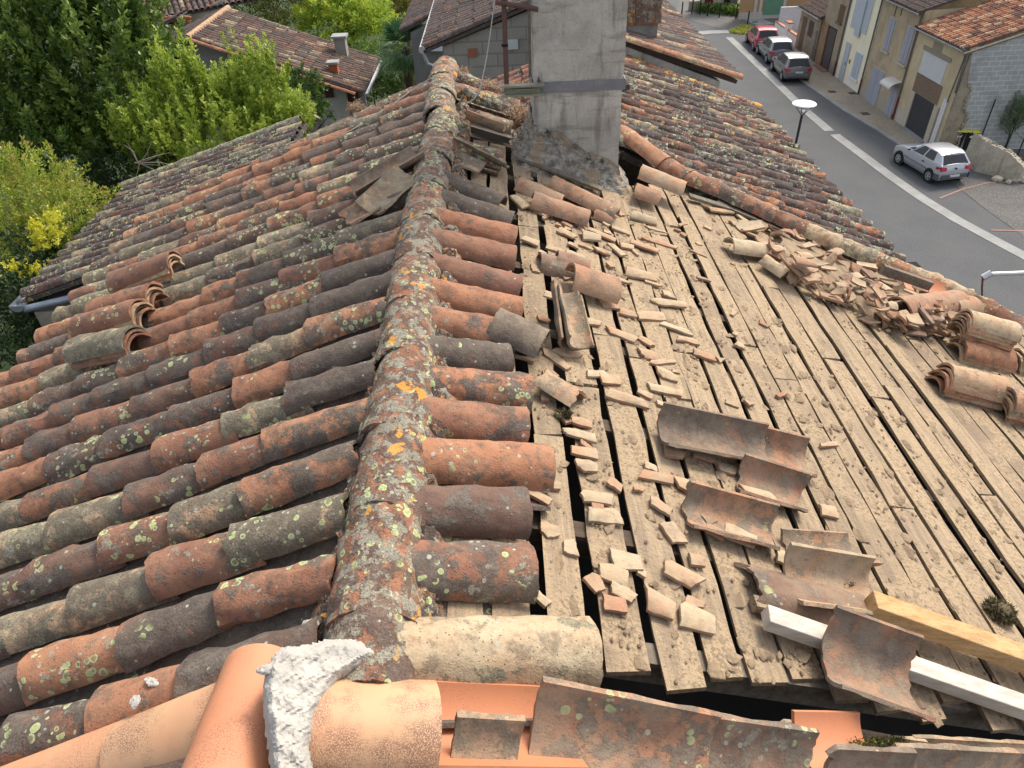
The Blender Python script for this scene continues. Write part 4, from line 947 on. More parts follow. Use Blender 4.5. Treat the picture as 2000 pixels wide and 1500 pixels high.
def mat_render():
    t = NT('chimney_render_stained'); p = t.pos(); sx = t.n('SeparateXYZ'); t.set(sx.inputs[0], p)
    c = t.mix(t.rng(t.noise(p, 3.2, 6, .6), .35, .65), (.47, .45, .40), (.34, .325, .29))
    mp = t.n('Mapping'); t.set(mp.inputs[0], p); mp.inputs['Scale'].default_value = (9, 9, 1.6)
    st = t.rng(t.noise(mp.outputs[0], 1.0, 6, .65), .50, .68); c = t.mix(t.math('MULTIPLY', st, .6), c, (.12, .11, .10))
    mp2 = t.n('Mapping'); t.set(mp2.inputs[0], p); mp2.inputs['Scale'].default_value = (2, 2, 16)
    st2 = t.rng(t.noise(mp2.outputs[0], 1.0, 5, .6), .54, .66); c = t.mix(t.math('MULTIPLY', st2, .45), c, (.13, .115, .09))
    c = t.mix(t.math('MULTIPLY', t.rng(t.noise(p, 70, 4, .7), .52, .68), .35), c, (.12, .11, .10))
    h = t.math('ADD', t.noise(p, 12, 6, .6), t.math('MULTIPLY', t.noise(p, 90, 4, .6), .5)); t.bump(h, .5, .02)
    return t.out(c, .93, .15)
CHR = mat_render()
zb = PY(1100, 166, YF)[2]
shaft(11.3, 15.6, .0, 'shaft', CHR, 40)
g = G(); bz0, bz1 = PY(1130, 178, YF)[2], PY(1130, 157, YF)[2]
for (a, b) in (((xl-.008, YF-.008, bz0), (xr+.018, YF+.0-.004, bz1)), ((xr+.012, YF-.004, bz0), (xr+.018, YF+DY+.01, bz1)), ((xl-.012, YF-.008, bz0), (xl-.006, YF+DY+.01, bz1))): box(g, a, b)
g.build('metal_band', BANDM, ch)
g = G(); box(g, (xl-.05, YF-.05, 15.6), (xr+.05, YF+DY+.05, 15.7)); g.build('chimney_cap', CHR, ch)
# flared base of lumpy mortar
def mat_basem():
    t = NT('mossy_mortar'); p = t.pos(); c = t.mix(t.rng(t.noise(p, 20, 6, .7), .4, .62), (.20, .18, .155), (.42, .39, .33))
    c = t.mix(t.rng(t.noise(p, 8, 5, .65), .55, .68), c, (.06, .055, .05)); c = t.mix(t.rng(t.noise(p, 6.5, 5), .50, .62), c, (.36, .27, .18))
    c = t.mix(t.math('MULTIPLY', t.rng(t.noise(p, 45, 3), .62, .68), .8), c, (.48, .48, .46))
    t.bump(t.math('ADD', t.noise(p, 30, 6, .7), t.noise(p, 110, 3)), 1.0, .02); return t.out(c, .95, .1)
BASEM = mat_basem()
def base_flare():
    V = []; Fq = []; rs = np.random.default_rng(8); m = 60; K = 16
    per = []
    for i in range(m):
        t = i/m*4
        if t < 1: per.append((xl+(xr-xl)*t, YF, 0, -1))
        elif t < 2: per.append((xr, YF+DY*(t-1), 1, 0))
        elif t < 3: per.append((xr-(xr-xl)*(t-2), YF+DY, 0, 1))
        else: per.append((xl, YF+DY-DY*(t-3), -1, 0))
    for k in range(K+1):
        s = k/K
        for i, (x, y, nx, ny) in enumerate(per):
            fl = .17 if nx <= 0 else .13
            out = .01+fl*(1-s)**2.0; ax = x+nx*out; ay = y+ny*out
            if abs(nx)+abs(ny) == 1:
                cxm, cym = (xl+xr)/2, YF+DY/2
                if ny: ax = cxm+(x-cxm)*(1+out*2.0)
                else: ay = cym+(y-cym)*(1+out*2.0)
            top = .36-.16*np.clip((x-xl)/(xr-xl), 0, 1)+.02*sin(x*17)
            z = zr(ax)-.03+s*(top)+rs.normal(0, .005)
            V.append((ax+rs.normal(0, .004), ay+rs.normal(0, .004), z))
    for k in range(K):
        for i in range(m): a = k*m+i; b = k*m+(i+1) % m; Fq.append((a, b, b+m, a+m))
    return G().add(V, Fq, (.3, .5, .9, .5)).build('mortar_base', BASEM, ch)
base_flare()
YM = 5.36                                                   # mast bracket
mast = empty('mast', (0, 0, 0), 'rusty red brown steel antenna mast clamped beside the chimney', 'mast')
pm = PY(990, 182, YM); pt = PY(984, 0, YM); g = G(); dm = (pt-pm); tube(g, [pm-dm*.03, pm+dm*1.8], .0175, 12); g.build('pole', RUST, mast)
g = G(); pp = PY(986, 88, YM); tube(g, [pp-[0, 0, .008], pp+[0, 0, .008]], .023, 12); g.build('cable_tie', DARK, mast)
g = G(); a = PY(978, 183, YM)-[0, .0, 0]; b = PY(1062, 158, YM)
for z0_, z1_, yy in ((a[2]+.0, a[2]+.012, .06), (b[2]-.012, b[2], .06)): box(g, (a[0], YF-.075, z0_), (b[0], YF-.075+yy, z1_))
box(g, (a[0]+.03, YF-.03, a[2]+.012), (b[0]-.03, YF-.02, b[2]-.012)); box(g, (a[0]+.09, YF-.03-.02, a[2]+.035), (b[0]-.07, YF-.032, a[2]+.045))
g.build('bracket', plain('bracket_steel', (.28, .28, .20), (.18, .17, .12), 9, .6, .2), mast)
g = G(); q = PY(1052, 158, YF-.08); tube(g, [q-[0, 0, .01], q+[0, 0, .025]], .006, 8); tube(g, [q-[.012, 0, 0], q+[.014, 0, 0]], .010, 6); g.build('bolt', RUST, mast)
g = G(); q0 = PY(974, 10, YM-.02); q1 = PY(1045, 12, YM-.02); tube(g, [q0-[.02, 0, -.02], q1+[.02, 0, -.02]], .016, 8); g.build('cross_arm', RUST, mast)
# old timber edge on the left of the shaft
g = G(); a = PY(1036, 0, YF+.02); b = PY(1038, 150, YF+.02); tube(g, [a+[-.01, 0, .4], a+[-.01, 0, 0], b+[-.01, 0, 0]], .012, 6); o = g.build('downpipe', GREYWOOD, None); tag(o, 'weathered strip running up the left edge of the chimney', 'wood strip')
# cables
CABM = plain('cable_white', (.52, .49, .44), (.40, .37, .33), 6, .6)
g = G(); pts = [PY(966, -30, 5.6), PY(965, 10, 5.55), PY(957, 70, 5.5), PY(950, 115, 5.45), PY(943, 150, 5.4), PY(936, 180, 5.35), PY(925, 194, 5.3), PR(912, 203, .1)]
tube(g, pts, .0045, 6); tag(g.build('cable', CABM, None, smooth=True), 'thin pale cable hanging in front of the lower roof beside the mast', 'cable')
g = G(); tube(g, [PL(842, 152, .20), PL(800, 180, .12), PL(765, 205, .10), PL(742, 218, .10)], .005, 6); tag(g.build('cable', CABM, None, smooth=True), 'white cable lying over the left slope near the far end of the ridge', 'cable')
g = G(); tube(g, [PL(722, 232, .10), PL(690, 252, .10), PL(655, 270, .09)], .0045, 6); tag(g.build('cable', CABM, None, smooth=True), 'short white cable piece farther down the same left slope', 'cable')
# dry weeds by the mast and on the ridge
def weed(px, r, n, label, plane=PR, lift=.03, hgt=1.3, cat='weed'):
    base = plane(*px, lift); g = G()
    for i in range(n):
        a = rng.uniform(0, 2*pi); rr = r*rng.random()**.5; p = base+np.array([cos(a)*rr, sin(a)*rr, 0]); hh = r*hgt*rng.uniform(.4, 1.1); lean = rng.normal(0, .3, 2)*hh
        q = p+np.array([lean[0], lean[1], hh]); s = np.array([cos(a+1.5), sin(a+1.5), 0])*.0022; g.add([p-s, p+s, q], [(0, 1, 2)], (.1, .5, .5, 1))
        for j in range(7):
            c = q+rng.normal(0, .012, 3); e = rng.normal(0, 1, 3); e /= np.linalg.norm(e); e2 = np.cross(e, (0, 0, 1)); l = rng.uniform(.006, .013)
            g.add([c-e*l, c+e2*l*.7, c+e*l], [(0, 1, 2)], (rng.uniform(.3, 1), .5, .5, 1))
    o = g.build('dry_weed', WEED, None, org=base); return tag(o, label, cat)
weed((1000, 205), .13, 260, 'brown dried weeds growing between the mast and the tiles')
weed((1025, 250), .12, 300, 'reddish dried weed tuft at the left foot of the chimney')
weed((950, 190), .10, 160, 'low brown weeds behind the tiles beside the pale hanging cable')
weed((905, 150), .05, 80, 'small weeds at the end of the old ridge', lift=.05)
weed((700, 226), .08, 120, 'dry weeds on the far verge of the left slope', PL)
# moss hip piece closing the end of the ridge
ptile('hip_tile', PR(893, 158, .06), PR(1012, 205, .03), .20, 'long mossy hip tile running right from the end of the ridge', (.35, .75, 1, .6), mat=RIDGE_TILE, up=NR, cut=.05, rough=.006)
ptile('hip_tile', PR(905, 185, .03), PR(1000, 225, .02), .18, 'grey lichened tile lying just below the mossy hip tile', (.2, .95, 1, .2), mat=RIDGE_TILE, up=NR, cut=.05, rough=.006)
vn = ['next to the ridge', 'second from the ridge', 'third from the ridge', 'fourth from the ridge', 'fifth from the ridge', 'sixth from the ridge', 'farthest from the ridge']
va_, vb_ = PL(836, 158, .10), PL(520, 305, .10); vd = vb_-va_; vL = np.linalg.norm(vd)/7
for i in range(7):
    a_ = va_+vd*i/7; ptile('verge_tile', a_-NL*.09, a_+vd*1.22/7-NL*.075, .21, f'mossy lichen crusted tile on the far verge of the left slope, {vn[i]}', (random.choice([.3, .45, .9]), random.uniform(.6, .85), 1, random.random()), mat=RIDGE_TILE, up=NL, cut=.05, rough=.006, na=14, nl=8)

# ================================================================ generic far tiled roof: rows of covers as geometry of one roof part
def row_roof(name, c0, across, down, mat, par, pitch=.22, exp=.33, lo=5, tintf=None, jy=.01, w=.19, back=.05):
    """c0: top corner, across: vector along the ridge, down: vector down the slope"""
    g = G(); c0 = np.array(c0); A = np.array(across); Dn = np.array(down); la, ld = np.linalg.norm(A), np.linalg.norm(Dn); a = A/la; d = Dn/ld; n = np.cross(d, a); n *= np.sign(n[2]); Fm = frame(d, n)
    nr = int(la/pitch); nt_ = int(ld/exp)
    for i in range(nr):
        o = random.uniform(-jy, jy)
        for j in range(nt_+1):
            L = exp*1.2; v, f = tile_geo(L, w*.85, w, .02, 78, lo, 1, 0, .004, .02)
            v = v[:len(v)//2]; f = [q for q in f if max(q) < len(v)]
            c = c0+a*((i+.5)*pitch+o)+d*(min(j*exp+L/2+random.uniform(-.03, .03), ld-L/2)); v[:, 2] += .012*(v[:, 0]/L+.5)+random.uniform(0, .01)
            g.add(put(v, Fm, c), f, tintf() if tintf else rtint('far'))
    prism(g, [c0, c0+A, c0+A+Dn, c0+Dn], -n*back-np.array([0, 0, .0]), (.2, .8, .3, .5))
    # channel tone surface just above the deck
    return g.build(name, mat, par, smooth=True)
FT = mat_tile('distant_tile', orange=0, yellow=0, grey=.8, bumpk=.5)
def tf_pale(): return (random.choice([.15, .25, .3, .35, .42, .5, .88]), random.uniform(.5, .8), .3, random.random())
def tf_dark(): return (random.choice([.05, .15, .25, .35]), random.uniform(.55, .85), .5, random.random())
def tf_red(): return (random.choice([.45, .55, .62, .68, .3, .15, .88]), random.uniform(0, .3), .2, random.random())
# next roof down the street (behind the neighbour), with its own little chimney
nh = empty('far_house', (0, 0, 0), 'next house down the street with a brown tile roof and pale capped verge', 'house')
zt2 = 11.05; 
row_roof('roof', (1.0, 10.05, zt2+TA*2.2), (0, 9.5, 0), (2.25, 0, -TA*2.25), FT, nh, pitch=.20, tintf=tf_pale)
g = G(); prism(g, [(1.0, 10.02, 9), (3.0, 10.02, 9), (3.0, 10.02, zt2-.02), (1.0, 10.02, zt2+TA*2.0+.05)], (0, .2, 0)); box(g, (1.0, 10.25, 9), (1.15, 19.4, zt2+.6)); box(g, (2.8, 10.3, 0), (3.0, 19.4, zt2)); g.build('wall', CHR, nh)
va = np.array([1.0, 10.0, zt2+TA*2.2+.03]); vb = np.array([3.25, 10.0, zt2+.02])
for i in range(8):
    c = va+(vb-va)*(i+.5)/8; d = vb-va; v, f = tile_geo(np.linalg.norm(d)/8*1.15, .13, .15, .014, 80, 8, 3, 0, .003, .03)
    G().add(put(v, frame(d, NR), c), f, (random.choice([.85, .9, .6, .7]), .3, .4, random.random())).build('verge_tile', TILE, nh, smooth=True)
sc_ = empty('small_chimney', (0, 0, 0), 'small rough grey white chimney capped with upright tiles behind the big chimney', 'chimney')
a = PY(1224, 95, 10.6); b = PY(1281, 95, 10.6); g = G(); ztop = PY(1250, 46, 10.6)[2]; box(g, (a[0]+.0, 10.6, 10.9), (b[0], 11.1, ztop)); g.build('shaft', STUCCO, sc_)
for z_ in (ztop, ztop+.46): g = G(); box(g, (a[0]-.04, 10.55, z_), (b[0]+.03, 11.15, z_+.04)); g.build('slab', MORTAR, sc_)
for i in range(5):
    v, f = tile_geo(.44, .15, .13, .014, 70, 8, 4, 0, .004, .04); x = a[0]+.03+(b[0]-a[0]-.06)*i/4
    G().add(put(v, frame((0, 0, 1), (0, -1, 0)), (x, 10.6, ztop+.24)), f, (.7, .85, 1, random.random())).build('upright_tile', RIDGE_TILE, sc_, smooth=True)

# lower roofs and block wall seen between the ridge end and the chimney
lr = empty('low_annex', (0, 0, 0), 'low red tiled annex roof behind the end of the ridge', 'annex')
row_roof('roof', (1.3, 7.4, 11.28+TA*1.5), (0, 2.15, 0), (-1.75, -.15, -TA*1.75), FT, lr, pitch=.20, tintf=lambda: (random.choice([.2, .35, .4, .45]), random.uniform(.2, .55), .8, random.random()))
bh = empty('block_house', (0, 0, 0), 'grey block gable wall house with a dark tiled roof behind the ridge end', 'house')
def mat_block(name, c1, c2, mort, w=.5, h=.2, yz=False, msz=.012):
    t = NT(name); p = t.pos(); sx = t.n('SeparateXYZ'); t.set(sx.inputs[0], p); cb = t.n('CombineXYZ'); t.set(cb.inputs[0], sx.outputs[1 if yz else 0]); t.set(cb.inputs[1], sx.outputs[2])
    b = t.n('TexBrick'); t.set(b.inputs['Vector'], cb.outputs[0]); b.inputs['Scale'].default_value = 1; b.inputs['Brick Width'].default_value = w; b.inputs['Row Height'].default_value = h; b.inputs['Mortar Size'].default_value = msz
    b.inputs['Color1'].default_value = (*c1, 1); b.inputs['Color2'].default_value = (*c2, 1); b.inputs['Mortar'].default_value = (*mort, 1); b.inputs['Bias'].default_value = -.2
    c = t.mix(t.math('MULTIPLY', t.rng(t.noise(p, 1.3, 5), .45, .7), .55), b.outputs[0], tuple(x*.6 for x in c1)); c = t.mix(t.math('MULTIPLY', t.rng(t.noise(p, 20, 4), .5, .7), .3), c, tuple(x*.7 for x in c1))
    t.bump(t.math('ADD', t.math('MULTIPLY', b.outputs[1], -.6), t.math('MULTIPLY', t.noise(p, 40, 3), .3)), .5, .02); return t.out(c, .92, .15)
BLK = mat_block('old_blocks', (.29, .275, .24), (.34, .32, .28), (.22, .205, .18))
g = G(); wy = 13.0; prism(g, [(-.92, wy, 8.5), (2.2, wy, 8.5), (2.2, wy, 12.0), (-.92, wy, 10.95)], (0, .25, 0)); g.build('gable_wall', BLK, bh)
row_roof('roof', (2.2, 12.9, 12.12), (0, 6.5, 0), (-3.45, 0, -1.2), FT, bh, pitch=.20, tintf=tf_dark)
g = G(); tube(g, [(-1.27, 12.9, 10.93), (-1.27, 19.3, 10.93)], .06, 8); tube(g, [(-1.27, 12.95, 10.9), (-1.2, 12.95, 10.7), (-1.0, 12.98, 10.62)], .035, 8); g.build('gutter', GALV, bh, smooth=True)
g = G(); box(g, (-.5, 12.97, 11.02-.25), (-.35, 13.0, 10.9)); g.build('wall_patch', plain('terracotta_patch', (.33, .13, .07)), bh)
a = PY(985, 78, 12.97); b = PY(1012, 96, 12.97); g = G(); box(g, (a[0], 12.96, b[2]), (b[0], 12.99, a[2])); g.build('white_plate', plain('white_plate', (.6, .62, .6)), bh)
bh2 = empty('back_house', (0, 0, 0), 'farther house with dark tiled roof and white wall piece beyond the block house', 'house')
p1 = PY(782, 62, 24); p2 = PY(905, -10, 24)
sl = (p2[2]-p1[2])/(p2[0]-p1[0])
row_roof('roof', (p2[0]+2.5, 24, p2[2]+.9), (0, 7, 0), (-(p2[0]+2.5-p1[0]), 0, -(p2[2]+.9-p1[2])), FT, bh2, pitch=.22, tintf=tf_dark)
g = G(); q = [PY(832, 62, 23.8), PY(858, 44, 23.8), PY(866, 44, 23.8), PY(864, 100, 23.8), PY(832, 100, 23.8)]; prism(g, q, (0, .1, 0)); g.build('white_wall', plain('white_wall_paint', (.62, .66, .72), (.55, .58, .62), 1, .8), bh2)
g = G(); prism(g, [(p1[0]+.3, 24, 0), (p2[0]+2.5, 24, 0), (p2[0]+2.5, 24, p2[2]+.8), (p1[0]+.3, 24, p1[2]-.05)], (0, .2, 0)); g.build('wall', plain('grey_wall', (.20, .19, .18)), bh2)
# mast of another aerial
g = G(); tube(g, [PY(897, 14, 22), PY(895, -40, 22)], .03, 8); tag(g.build('aerial_post', RUST, None), 'short rusty post at the top edge above the block house roof', 'post')
fb = empty('pale_house', (0, 0, 0), 'pale yellow house far away at the top edge between the garden trees', 'house')
q = [PY(700, 45, 60), PY(770, 45, 60), PY(900, 45, 60)]; g = G(); box(g, (PY(735, 0, 60)[0], 60, 0), (PY(900, 0, 60)[0], 66, 7)); g.build('wall', plain('pale_yellow_wall', (.42, .36, .25)), fb)
g = G(); box(g, (PY(750, 0, 60)[0], 59.9, PY(0, 20, 60)[2]), (PY(768, 0, 60)[0], 60, 4)); g.build('window', plain('grey_shutter', (.33, .36, .38)), fb)

# ---- lower house on the left, far part of the left side
lh = empty('lower_house', (0, 0, 0), 'lower neighbouring house at the left with a weathered grey tiled roof and zinc gutter', 'house')
ze = 9.56; xe = -5.85; TB = tan(radians(17))
row_roof('roof', (-2.90, 7.55, ze+TB*2.95), (0, 3.3, 0), (-3.0, 0, -TB*3.0), FARTILE, lh, pitch=.235, exp=.34, lo=8, tintf=lambda: (random.choice([.1, .2, .3, .35, .9]), random.uniform(.5, .92), random.uniform(.5, 1), random.random()), w=.20)
for i in range(9):                                         # greenish verge tiles along the far edge
    c = np.array([-5.8+.33*i, 10.87, ze+TB*(.05+.33*i)+.06]); v, f = tile_geo(.38, .21, .19, .014, 78, 8, 4, 0, .006, .04)
    G().add(put(v, frame((1, 0, TB), (-TB, 0, 1)), c), f, (.95, .75, 1, random.random())).build('verge_tile', FARTILE, lh, smooth=True)
g = G(); box(g, (-5.8, 7.5, 0), (-3.3, 10.7, 9.4)); g.build('wall', WALLM, lh)
g = G()
for k in range(13): pass
pts = [np.array([xe-.06, y, ze-.03]) for y in (7.2, 11.5)]
def halfgutter(g, a, b, r):
    a, b = np.array(a), np.array(b); V = []; d = b-a; d /= np.linalg.norm(d); s = np.cross(d, (0, 0, 1)); n = 9
    for p in (a, b):
        for rr in (r, r-.006):
            for k in range(n): t = pi*k/(n-1); V.append(p+s*rr*cos(t)-np.array([0, 0, 1])*rr*sin(t))
    Fq = []
    for k in range(n-1): Fq += [(k, k+1, k+1+2*n, k+2*n), (n+k+1, n+k, n+k+2*n, n+k+1+2*n)]
    Fq.append(tuple(range(n))); g.add(V, Fq)
halfgutter(g, (xe-.07, 7.42, ze-.02), (xe-.07, 10.85, ze-.02), .085); g.build('gutter', ZINC, lh, smooth=True)
g = G(); a = np.array([xe-.02, 7.48, ze-.10]); e = PY(205, 566, 7.55); tube(g, [a, a+(e-a)*.05, e, e+(e-a)*.5], .045, 12); g.build('downpipe', ZINC, lh, smooth=True)
g = G(); m_ = a+(e-a)*.6; tube(g, [m_-(e-a)*.012, m_+(e-a)*.012], .05, 12); g.build('pipe_joint', ZINC, lh, smooth=True)

# ---- the gabled house behind the trees
gh = empty('garden_house', (0, 0, 0), 'brown tiled gable house in the gardens behind the bright green tree', 'house')
y0 = 24; zr2, ze2 = 9.0, 7.2; xr_, xe2 = -9.55, -4.35
row_roof('roof', (xr_, y0, zr2+.05), (0, 4.4, 0), (xe2-xr_, 0, ze2-zr2-.1), FT, gh, pitch=.235, exp=.36, tintf=tf_pale)
row_roof('roof', (xr_, y0, zr2+.05), (0, 4.4, 0), (-(xe2-xr_)*.7, 0, (ze2-zr2-.1)*.7), FT, gh, pitch=.235, exp=.36, tintf=tf_dark)
g = G(); prism(g, [(xr_-2.2, y0+.35, 0), (-6.1, y0+.35, 0), (-6.1, y0+.35, 7.7), (xr_, y0+.35, zr2-.1), (xr_-2.2, y0+.35, 8.2)], (0, .2, 0)); g.build('gable_wall', plain('gable_render', (.24, .225, .20), (.18, .17, .155), .8, .9, .3, 30, stain=(.12, .11, .10)), gh)
g = G(); prism(g, [PY(352, 100, y0+.3), PY(304, 118, y0+.3), PY(300, 170, y0+.3), PY(372, 160, y0+.3)], (0, .03, 0)); g.build('doorway', DARK, gh)
g = G(); box(g, (PY(617, 200, y0+.5)[0], y0+.5, 0), (PY(678, 200, y0+.5)[0], y0+1, 7.25)); g.build('cream_wall', plain('cream_wall', (.42, .42, .38), (.34, .34, .30), .8, .9), gh)
g = G(); a = PY(617, 168, y0+.48); b = PY(652, 190, y0+.48); box(g, (a[0], y0+.45, b[2]), (b[0], y0+.5, a[2])); g.build('shutter', plain('maroon_shutter', (.07, .035, .03)), gh)
g = G(); box(g, (PY(678, 200, y0+.5)[0], y0+.7, 0), (PY(700, 200, y0+.5)[0], y0+1.2, 7.15)); g.build('dark_brick_corner', plain('dark_brick', (.10, .055, .045), (.07, .05, .04), 5), gh)
g = G(); pr = PY(365, 77, y0-.05); pe = PY(692, 184, y0-.05)
for i in range(20):
    c = pr+(pe-pr)*(i+.5)/20; d = pe-pr; v, f = tile_geo(np.linalg.norm(d)/20*1.2, .15, .18, .02, 78, 6, 2, 0, .004, .03); g.add(put(v, frame(d, (.33, 0, 1)), c), f, (random.choice([.5, .62, .7]), .25, .2, random.random()))
g.build('verge', FT, gh, smooth=True)
g = G(); a = PY(366, 74, y0-.1); tube(g, [a, a+[0, 4.4, .02]], .10, 8, (.85, .3, .2, .3)); g.build('ridge_cap', FT, gh, smooth=True)
g = G(); halfgutter(g, (xe2+.05, y0-.1, ze2-.03), (xe2+.05, y0+4.4, ze2-.03), .09); g.build('gutter', GALV, gh)
g = G(); q = PY(700, 196, y0+.4); tube(g, [(xe2+.05, y0, ze2-.1), q, q-[0, 0, 5]], .05, 8); g.build('downpipe', GALV, gh)
g = G(); q = PY(708, 195, y0+.9); box(g, (q[0]-.18, y0+.9, 0), (q[0]+.1, y0+1.1, 6.9)); g.build('post', GALV, gh)
for nm, px, w, h, mat_, lab, cat in (('flue', (652, 133), .28, .55, plain('orange_pot', (.42, .13, .055)), 'orange terracotta chimney pot with a flat cap on the garden house roof', 'chimney pot'), ('chimney', (669, 105), .38, .95, STUCCO, 'slim pale grey chimney at the back of the garden house roof', 'chimney')):
    yy = 25.0 if nm == 'flue' else 27.2; q = PY(px[0], px[1], yy); e = empty(nm, (q[0], yy, q[2]-.4), lab, cat)
    g = G(); box(g, (-w/2, -w/2, 0), (w/2, w/2, h)); g.build('shaft', mat_, e); g = G(); box(g, (-w*.7, -w*.7, h+.0), (w*.7, w*.7, h+.07)); box(g, (-w*.3, -w*.3, h-.3), (w*.3, w*.3, h-.005)); g.build('cap', CONC, e)
gh2 = empty('back_garden_house', (0, 0, 0), 'far brown tiled roof at the top left above the garden house', 'house')
a = PY(262, 10, 30); b = PY(425, -4, 30); 
row_roof('roof', PY(250, -75, 35), PY(470, -120, 35)-PY(250, -75, 35), PY(285, 42, 30)-PY(250, -75, 35), FT, gh2, pitch=.24, exp=.4, tintf=tf_pale)
g = G(); prism(g, [PY(285, 44, 30.1), PY(350, 40, 30.1), PY(435, -2, 30.1), PY(435, 40, 30.1), PY(290, 80, 30.1)], (0, .3, 0)); g.build('wall', plain('cream_gable', (.40, .36, .27)), gh2)
row_roof('porch_roof', PY(350, 45, 29)+np.array([0, 0, .2]), (0, 2.2, 0), PY(298, 72, 29)-PY(350, 45, 29), FT, gh2, pitch=.22, tintf=tf_dark)
g = G()
for i in range(26):
    q = PY(random.uniform(322, 372), random.uniform(34, 52), 29.5); v, f = tile_geo(.36, .18, .16, .02, 70, 6, 2, 0, .004, .05)
    g.add(put(v, frame((1, random.uniform(-.1, .1), -.1), (0, -.3, 1)), q), f, tf_red())
tag(g.build('tile_pile', FT, None), 'pile of stacked roof tiles on the far garden roof at the top left', 'tile pile')

# ================================================================ TREES AND PLANTS
def leaves(g, C_, D_2, size, hue, wid=.38, rs=rng):
    """C_ (n,3) centres, D_2 (n,3) directions, folded diamond leaves"""
    n = len(C_); D2 = D_2/np.linalg.norm(D_2, axis=1)[:, None]; s = np.cross(D2, rs.normal(0, 1, (n, 3))); s /= np.linalg.norm(s, axis=1)[:, None]
    sz = size*rs.uniform(.6, 1.3, n)[:, None]
    V = np.stack([C_-D2*sz*.5, C_+s*sz*wid*.5, C_+D2*sz*.5, C_-s*sz*wid*.5], 1).reshape(-1, 3)
    base = np.arange(n)*4
    g.v.append(V); g.f += [(b+g.n, b+1+g.n, b+2+g.n, b+3+g.n) for b in base.tolist()]
    t = np.stack([hue, rs.random(n), rs.random(n), np.ones(n)], 1); g.t.append(np.repeat(t, 4, 0)); g.n += 4*n
def crown(name, mat, parent, lobes, nspray, per, size, sprayL, sprayR, upw=.7, hue=(.2, 1.0), wid=.38, inner=.35, seed=1, nofill=False):
    """lobes: list of (centre, radii). sprays: small upright cones of leaves on and in the lobes"""
    rs = np.random.default_rng(seed); g = G(); vol = np.array([np.prod(l[1])**.67 for l in lobes]); vol = vol/vol.sum()
    for li, (c, r) in enumerate(lobes):
        c = np.array(c); r = np.array(r); n = max(3, int(nspray*vol[li]))
        for k in range(n):
            d = rs.normal(0, 1, 3); d /= np.linalg.norm(d); d[2] = d[2] if d[2] > -.5 else -d[2]*.4
            rad = rs.uniform(inner, 1)**.5; p = c+d*r*rad
            if rs.random() < .10: p = c+d*r*rs.uniform(1.0, 1.12)
            ax = d*(1-upw)+np.array([0, 0, 1])*upw+rs.normal(0, .16, 3); ax /= np.linalg.norm(ax)
            L = sprayL*rs.uniform(.6, 1.3); m = int(per*rs.uniform(.6, 1.3)); t = rs.random(m)**.8
            q = rs.normal(0, 1, (m, 3)); q -= np.outer(q @ ax, ax); q /= (np.linalg.norm(q, axis=1)[:, None]+1e-6)
            pr = sprayR*(1-.75*t)*rs.uniform(.2, 1, m)
            C_ = p+np.outer(t*L, ax)+q*pr[:, None]; D2 = q*.75+ax*.75+rs.normal(0, .25, (m, 3))
            hb = hue[0]+(hue[1]-hue[0])*rs.random(); h = np.clip(hb*.6+.4*(hue[0]+(hue[1]-hue[0])*t)+rs.normal(0, .08, m), 0, 1)
            leaves(g, C_, D2, size, h, wid, rs)
    return g.build(name, mat, parent)
BARK = plain('bark', (.10, .075, .05), (.06, .045, .03), 8, .95, .5, 60)
def trunk(parent, base, top, r, limbs=6, spread=1.2, seed=1):
    rs = np.random.default_rng(seed); base = np.array(base, float); top = np.array(top, float); g = G(); pts = [base+(top-base)*t+np.array([rs.normal(0, .05), rs.normal(0, .05), 0])*(0 < t < 1) for t in np.linspace(0, 1, 6)]
    tube(g, pts, list(np.linspace(r, r*.25, 6)), 9)
    for i in range(limbs):
        t = rs.uniform(.35, .9); p = base+(top-base)*t; a = rs.uniform(0, 2*pi); e = p+np.array([cos(a)*spread, sin(a)*spread, spread*.8]); tube(g, [p, (p+e)/2+[0, 0, .05], e], [r*.35, r*.22, r*.08], 6)
    return g.build('trunk', BARK, parent, smooth=True)
L_LAUREL = mat_leaf('laurel_leaf', [(.03, .062, .014), (.07, .13, .024), (.15, .23, .04), (.26, .35, .08)], .25, .38)
L_BRIGHT = mat_leaf('bright_leaf', [(.09, .15, .02), (.21, .30, .035), (.36, .45, .06), (.50, .57, .13)], .35, .42)
L_LIME = mat_leaf('lime_leaf', [(.12, .20, .02), (.24, .36, .04), (.40, .50, .06), (.55, .55, .06)], .35, .5)
L_YELLOW = mat_leaf('yellow_leaf', [(.42, .40, .04), (.60, .58, .05), (.72, .70, .10)], .3, .5)
L_RUSSET = mat_leaf('russet_leaf', [(.12, .19, .02), (.25, .33, .04), (.38, .42, .06), (.40, .29, .10)], .3, .5)
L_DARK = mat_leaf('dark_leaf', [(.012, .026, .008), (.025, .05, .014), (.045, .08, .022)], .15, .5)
L_PALM = mat_leaf('palm_leaf', [(.03, .09, .035), (.07, .17, .06), (.18, .25, .06), (.35, .33, .08)], .25, .45)
L_OLIVE = mat_leaf('olive_leaf', [(.05, .07, .015), (.10, .13, .025), (.20, .21, .04), (.32, .26, .06)], .3, .5)
def tree(name, label, cat, base, lobes, mat, nspray, per, size, sl, sr, r=.16, group=None, **kw):
    e = empty(name, base, label, cat, group); e.location = (0, 0, 0)
    crown('crown', mat, e, lobes, nspray, per, size, sl, sr, **kw)
    top = np.mean([l[0] for l in lobes], 0); trunk(e, base, top, r, seed=kw.get('seed', 1)); return e
def at(u, v, y): p = PY(u, v, y); return p
